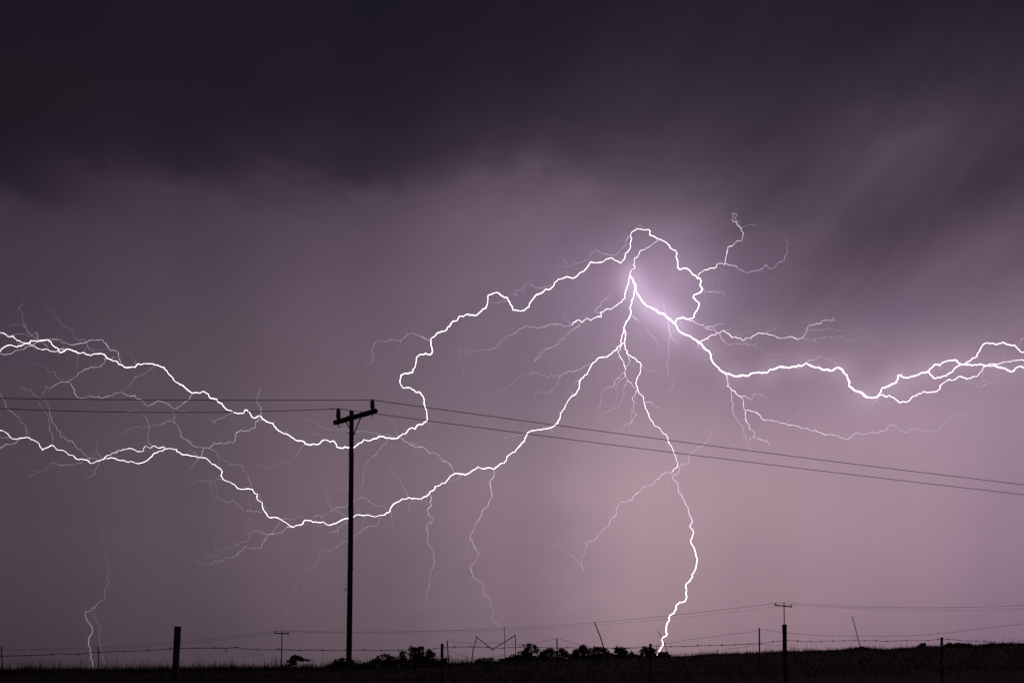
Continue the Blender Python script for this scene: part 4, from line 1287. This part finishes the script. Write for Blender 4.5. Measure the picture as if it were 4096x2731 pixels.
def tree(name, label, cat, blobs, Y, n_leaf, leaf, trunk_u=None, trunk_w=5, group=None, part=("trunk", "crown"), depth=.9, lean_to=None):
    u0 = trunk_u if trunk_u is not None else sum(b[0] for b in blobs) / len(blobs)
    bx = at(u0, 2600, Y).x
    base = Vector((bx, Y, gz(bx, Y)))
    root = thing(name, base, label, cat, group)
    mb = MB()
    big = max(blobs, key=lambda b: b[2] * b[3])
    fork = at(u0 * .6 + big[0] * .4, big[1] + big[3] * .55, Y)
    if fork.z < base.z + .1:
        fork.z = base.z + .1
    px = Y / F
    r = trunk_w / 2 * px
    n = 6
    tp = [base + Vector((0, 0, -.2))] + [base.lerp(fork, i / n) + Vector((random.gauss(0, r * .3), 0, 0)) for i in range(1, n)] + [fork]
    mb.tube(tp, [r * (1.25 - .5 * i / n) for i in range(n + 1)], 8)
    for b in blobs:
        for q in range(2):
            e = at(b[0] + random.uniform(-.5, .5) * b[2], b[1] - random.uniform(-.2, .6) * b[3], Y + random.uniform(-.4, .4) * b[2] * px)
            m1 = fork.lerp(e, .5) + Vector((random.gauss(0, .06), random.gauss(0, .06), .08 * (e - fork).length))
            mb.tube([fork, m1, e], [r * .6, r * .35, r * .1], 6)
    mb.build(part[0], M_BARK, root)
    if Y > 55:
        lo = min(b[0] - b[2] for b in blobs); hi = max(b[0] + b[2] for b in blobs)
        vb = max(b[1] for b in blobs)
        blobs = blobs + [((lo * 3 + hi) / 4, vb + 3, (hi - lo) * .36, 12), ((lo + hi * 3) / 4, vb + 3, (hi - lo) * .36, 12)]
    leafy(blobs, Y, n_leaf, leaf, depth).build(part[1], M_LEAF, root)
    return root

G = "trees beyond the crest"
tree("acacia_tree", "small flat-topped acacia leaning right, beside the small left pole", "tree", [(1178, 2632, 20, 11), (1165, 2642, 16, 9), (1200, 2634, 18, 8), (1222, 2640, 16, 6), (1158, 2658, 18, 6), (1188, 2624, 14, 6), (1176, 2648, 14, 8)], 50, 1300, .07, 1178, 5, G)
tree("tree", "rounded dark tree whose crown shows both sides of the tall pole's foot", "tree", [(1350, 2646, 20, 13), (1368, 2638, 14, 9), (1400, 2645, 18, 15), (1335, 2655, 12, 9)], 60, 1400, .09, 1370, 6, G)
tree("tree", "low dark bush-like tree just right of the tall pole's foot", "tree", [(1447, 2654, 12, 9), (1470, 2654, 10, 8), (1430, 2660, 12, 6)], 80, 500, .11, 1450, 4, G)
tree("tree", "lowest crown on the near side of the tallest left cluster", "tree", [(1490, 2645, 12, 10), (1512, 2634, 14, 13), (1530, 2622, 9, 10), (1550, 2628, 17, 14), (1575, 2632, 14, 14), (1545, 2648, 40, 10)], 100, 2400, .13, 1545, 7, G)
tree("tree", "narrow upright crown between lower trees left of the slim flared post", "tree", [(1612, 2615, 14, 14), (1610, 2635, 18, 16), (1598, 2645, 16, 10)], 104, 1300, .13, 1610, 6, G)
tree("tree", "tallest ragged tree of the left cluster, touching the barbed wire", "tree", [(1648, 2592, 13, 9), (1660, 2596, 14, 10), (1685, 2592, 13, 10), (1645, 2608, 14, 14), (1678, 2610, 18, 18), (1715, 2604, 12, 10), (1720, 2618, 16, 14), (1735, 2616, 9, 10), (1660, 2632, 22, 18), (1700, 2638, 24, 14), (1725, 2640, 12, 10)], 98, 4200, .13, 1680, 9, G)
tree("tree", "small round tree between the two upright posts near the zigzag frame", "tree", [(1780, 2640, 12, 10), (1760, 2648, 14, 8), (1786, 2634, 7, 6)], 95, 700, .12, 1775, 5, G)
tree("tree", "low spreading tree under the zigzag frame", "tree", [(1935, 2635, 22, 6), (1960, 2634, 18, 6), (1915, 2642, 16, 6), (1940, 2648, 34, 6)], 88, 1300, .10, 1935, 5, G)
tree("tree", "low tree under the right end of the zigzag frame", "tree", [(2010, 2642, 14, 8), (2035, 2636, 18, 11), (2055, 2630, 16, 14)], 92, 1200, .12, 2035, 5, G)
tree("tree", "cone-shaped tree with a loose tuft, right of the zigzag frame", "tree", [(2117, 2580, 12, 10), (2112, 2592, 14, 12), (2138, 2587, 13, 9), (2094, 2579, 6, 4), (2110, 2610, 22, 16), (2142, 2604, 12, 10), (2085, 2612, 14, 10), (2155, 2598, 7, 6), (2105, 2630, 34, 16), (2070, 2630, 18, 12)], 100, 4000, .13, 2108, 9, G)
tree("tree", "broad crown just left of the steel post in the middle", "tree", [(2195, 2600, 20, 11), (2178, 2612, 20, 12), (2210, 2612, 22, 14), (2165, 2620, 14, 12), (2190, 2634, 36, 12)], 106, 2800, .14, 2192, 8, G)
tree("tree", "rounded crown just right of the steel post in the middle", "tree", [(2248, 2604, 18, 12), (2262, 2614, 16, 13), (2276, 2622, 9, 10), (2240, 2626, 18, 14), (2256, 2640, 28, 10)], 103, 2200, .14, 2252, 7, G)
tree("tree", "domed tree with the highest middle crown beside the bent stick", "tree", [(2332, 2586, 16, 10), (2325, 2598, 24, 14), (2305, 2610, 18, 14), (2345, 2606, 18, 16), (2295, 2622, 12, 12), (2325, 2630, 36, 14)], 99, 3400, .13, 2325, 9, G)
tree("tree", "wide tree behind the foot of the bent stick", "tree", [(2386, 2592, 14, 10), (2375, 2602, 18, 12), (2405, 2598, 20, 12), (2425, 2610, 16, 14), (2440, 2618, 14, 10), (2390, 2622, 34, 12)], 108, 3000, .14, 2400, 8, G)
tree("tree", "squarish crown between the bent stick and the ground stroke", "tree", [(2470, 2592, 13, 9), (2490, 2598, 16, 12), (2472, 2608, 18, 14), (2500, 2612, 14, 14), (2480, 2626, 26, 10)], 97, 2300, .13, 2482, 7, G)
tree("tree", "small round tree between two larger crowns left of the ground stroke", "tree", [(2528, 2610, 11, 9), (2522, 2620, 12, 10), (2538, 2622, 9, 8)], 110, 800, .13, 2527, 5, G)
tree("tree", "bushy tree behind the slim post at the foot of the ground stroke", "tree", [(2582, 2592, 13, 8), (2600, 2596, 14, 10), (2615, 2602, 12, 10), (2572, 2608, 18, 13), (2600, 2615, 24, 14), (2560, 2624, 14, 10), (2590, 2632, 36, 10)], 96, 3200, .13, 2590, 8, G)
tree("tree", "low crown right of the ground stroke against the slope", "tree", [(2645, 2612, 16, 9), (2662, 2614, 14, 9), (2640, 2624, 22, 8), (2672, 2622, 10, 8)], 94, 1600, .13, 2655, 6, G)

def shrub(label, blobs, Y, n, leaf, group="shrubs on the right crest"):
    return tree("shrub", label, "shrub", blobs, Y, n, leaf, None, 1.2, group, ("stem", "foliage"), .8)
shrub("feathery little shrub standing apart, left of the short slim post", [(3686, 2577, 12, 6), (3697, 2575, 8, 6), (3678, 2582, 10, 5), (3692, 2584, 16, 5)], 31.0, 700, .035)
shrub("low shrub directly right of the short slim post", [(3785, 2579, 10, 5), (3798, 2574, 9, 5), (3806, 2580, 16, 6)], 31.0, 800, .035)
shrub("widest of the low crest shrubs, between two others", [(3830, 2573, 14, 5), (3848, 2575, 14, 5), (3870, 2576, 16, 4), (3845, 2582, 34, 6)], 31.4, 1600, .035)
shrub("flat shrub near the right end of the crest", [(3945, 2579, 14, 3.5), (3965, 2575, 16, 3.5), (3985, 2576, 12, 3), (3975, 2580, 34, 4)], 31.2, 1400, .035)
shrub("last low shrub where the wires dip behind the crest", [(4015, 2575, 14, 3.5), (4045, 2577, 20, 3), (4075, 2577, 18, 3)], 31.6, 1000, .035)
shrub("tiny bump of shrub at the foot of the straight leaning stick", [(3444, 2589, 12, 4), (3430, 2591, 8, 3.5), (3462, 2591, 8, 3)], 30.8, 500, .03)

# ------------------------------------------------------------------ grass
def blades(x, y, h, w, name, label, lean=.25):
    n = len(x)
    z = ground_z(x, y) - .02
    a = rng.random(n) * math.pi
    dx, dy = np.cos(a) * w / 2, np.sin(a) * w / 2
    la = rng.normal(0, 1, n) * lean * h
    lb = rng.normal(0, 1, n) * lean * h
    V = np.empty((n, 5, 3))
    base = np.stack([x, y, z], -1)
    V[:, 0] = base + np.stack([-dx, -dy, np.zeros(n)], -1)
    V[:, 1] = base + np.stack([dx, dy, np.zeros(n)], -1)
    mid = base + np.stack([la * .35, lb * .35, h * .55], -1)
    V[:, 2] = mid + np.stack([dx * .8, dy * .8, np.zeros(n)], -1)
    V[:, 3] = mid - np.stack([dx * .8, dy * .8, np.zeros(n)], -1)
    V[:, 4] = base + np.stack([la, lb, h * np.sqrt(np.clip(1 - lean ** 2, .3, 1))], -1)
    o = (np.arange(n) * 5)[:, None]
    quads = (o + np.array([0, 1, 2, 3])).tolist()
    tris = (o + np.array([3, 2, 4])).tolist()
    me = bpy.data.meshes.new(name)
    me.from_pydata(V.reshape(-1, 3).tolist(), [], quads + tris)
    me.materials.append(M_GRASS)
    ob = bpy.data.objects.new(name, me)
    COL.objects.link(ob)
    return tag(ob, label, "grass", kind="stuff")

def clumped(n, ulo, uhi, ylo, yhi, spread, k):
    cu = rng.uniform(ulo, uhi, k)
    cy = rng.uniform(ylo, yhi, k)
    w = rng.integers(0, k, n)
    yy = cy[w] + rng.normal(0, spread, n)
    xx = (cu[w] - UC) / F * cy[w] + rng.normal(0, spread, n)
    return xx, np.maximum(yy, 3.5)

# short turf over the slope and the crest
n = 70000
uu = rng.uniform(-900, 5000, n)
yy = rng.uniform(17, 33.5, n)
blades((uu - UC) / F * yy, yy, rng.gamma(5, .016, n) + .03, .009, "grass", "short dark turf covering the slope and crest")
# longer tufts at the crest, left side rank and right side thin
x1, y1_ = clumped(11000, -700, 2000, 27, 33, .16, 700)
x2, y2_ = clumped(4200, 1950, 4800, 27.5, 32.5, .13, 420)
xx = np.concatenate([x1, x2]); yy = np.concatenate([y1_, y2_])
hh = np.concatenate([rng.gamma(6, .028, 11000) + .04, rng.gamma(5, .017, 4200) + .03])
blades(xx, yy, hh, .008, "grass", "longer grass tufts fringing the crest", .22)
# seed stalks
x1, y1_ = clumped(1900, -600, 1850, 26, 32.5, .25, 330)
x2, y2_ = clumped(700, 1750, 4700, 26, 32, .25, 220)
xx = np.concatenate([x1, x2]); yy = np.concatenate([y1_, y2_])
hh = np.concatenate([rng.uniform(.22, .66, 1900), rng.uniform(.15, .46, 700)])
blades(xx, yy, hh, .010, "grass", "sparse tall seed stalks sticking up along the crest", .17)
# roadside grass at the near fence
n = 16000
uu = rng.uniform(-1500, 5600, n)
yy = rng.uniform(3.5, 17, n)
blades((uu - UC) / F * yy, yy, rng.gamma(5, .02, n) + .03, .006, "grass", "roadside grass below the nearest fence")
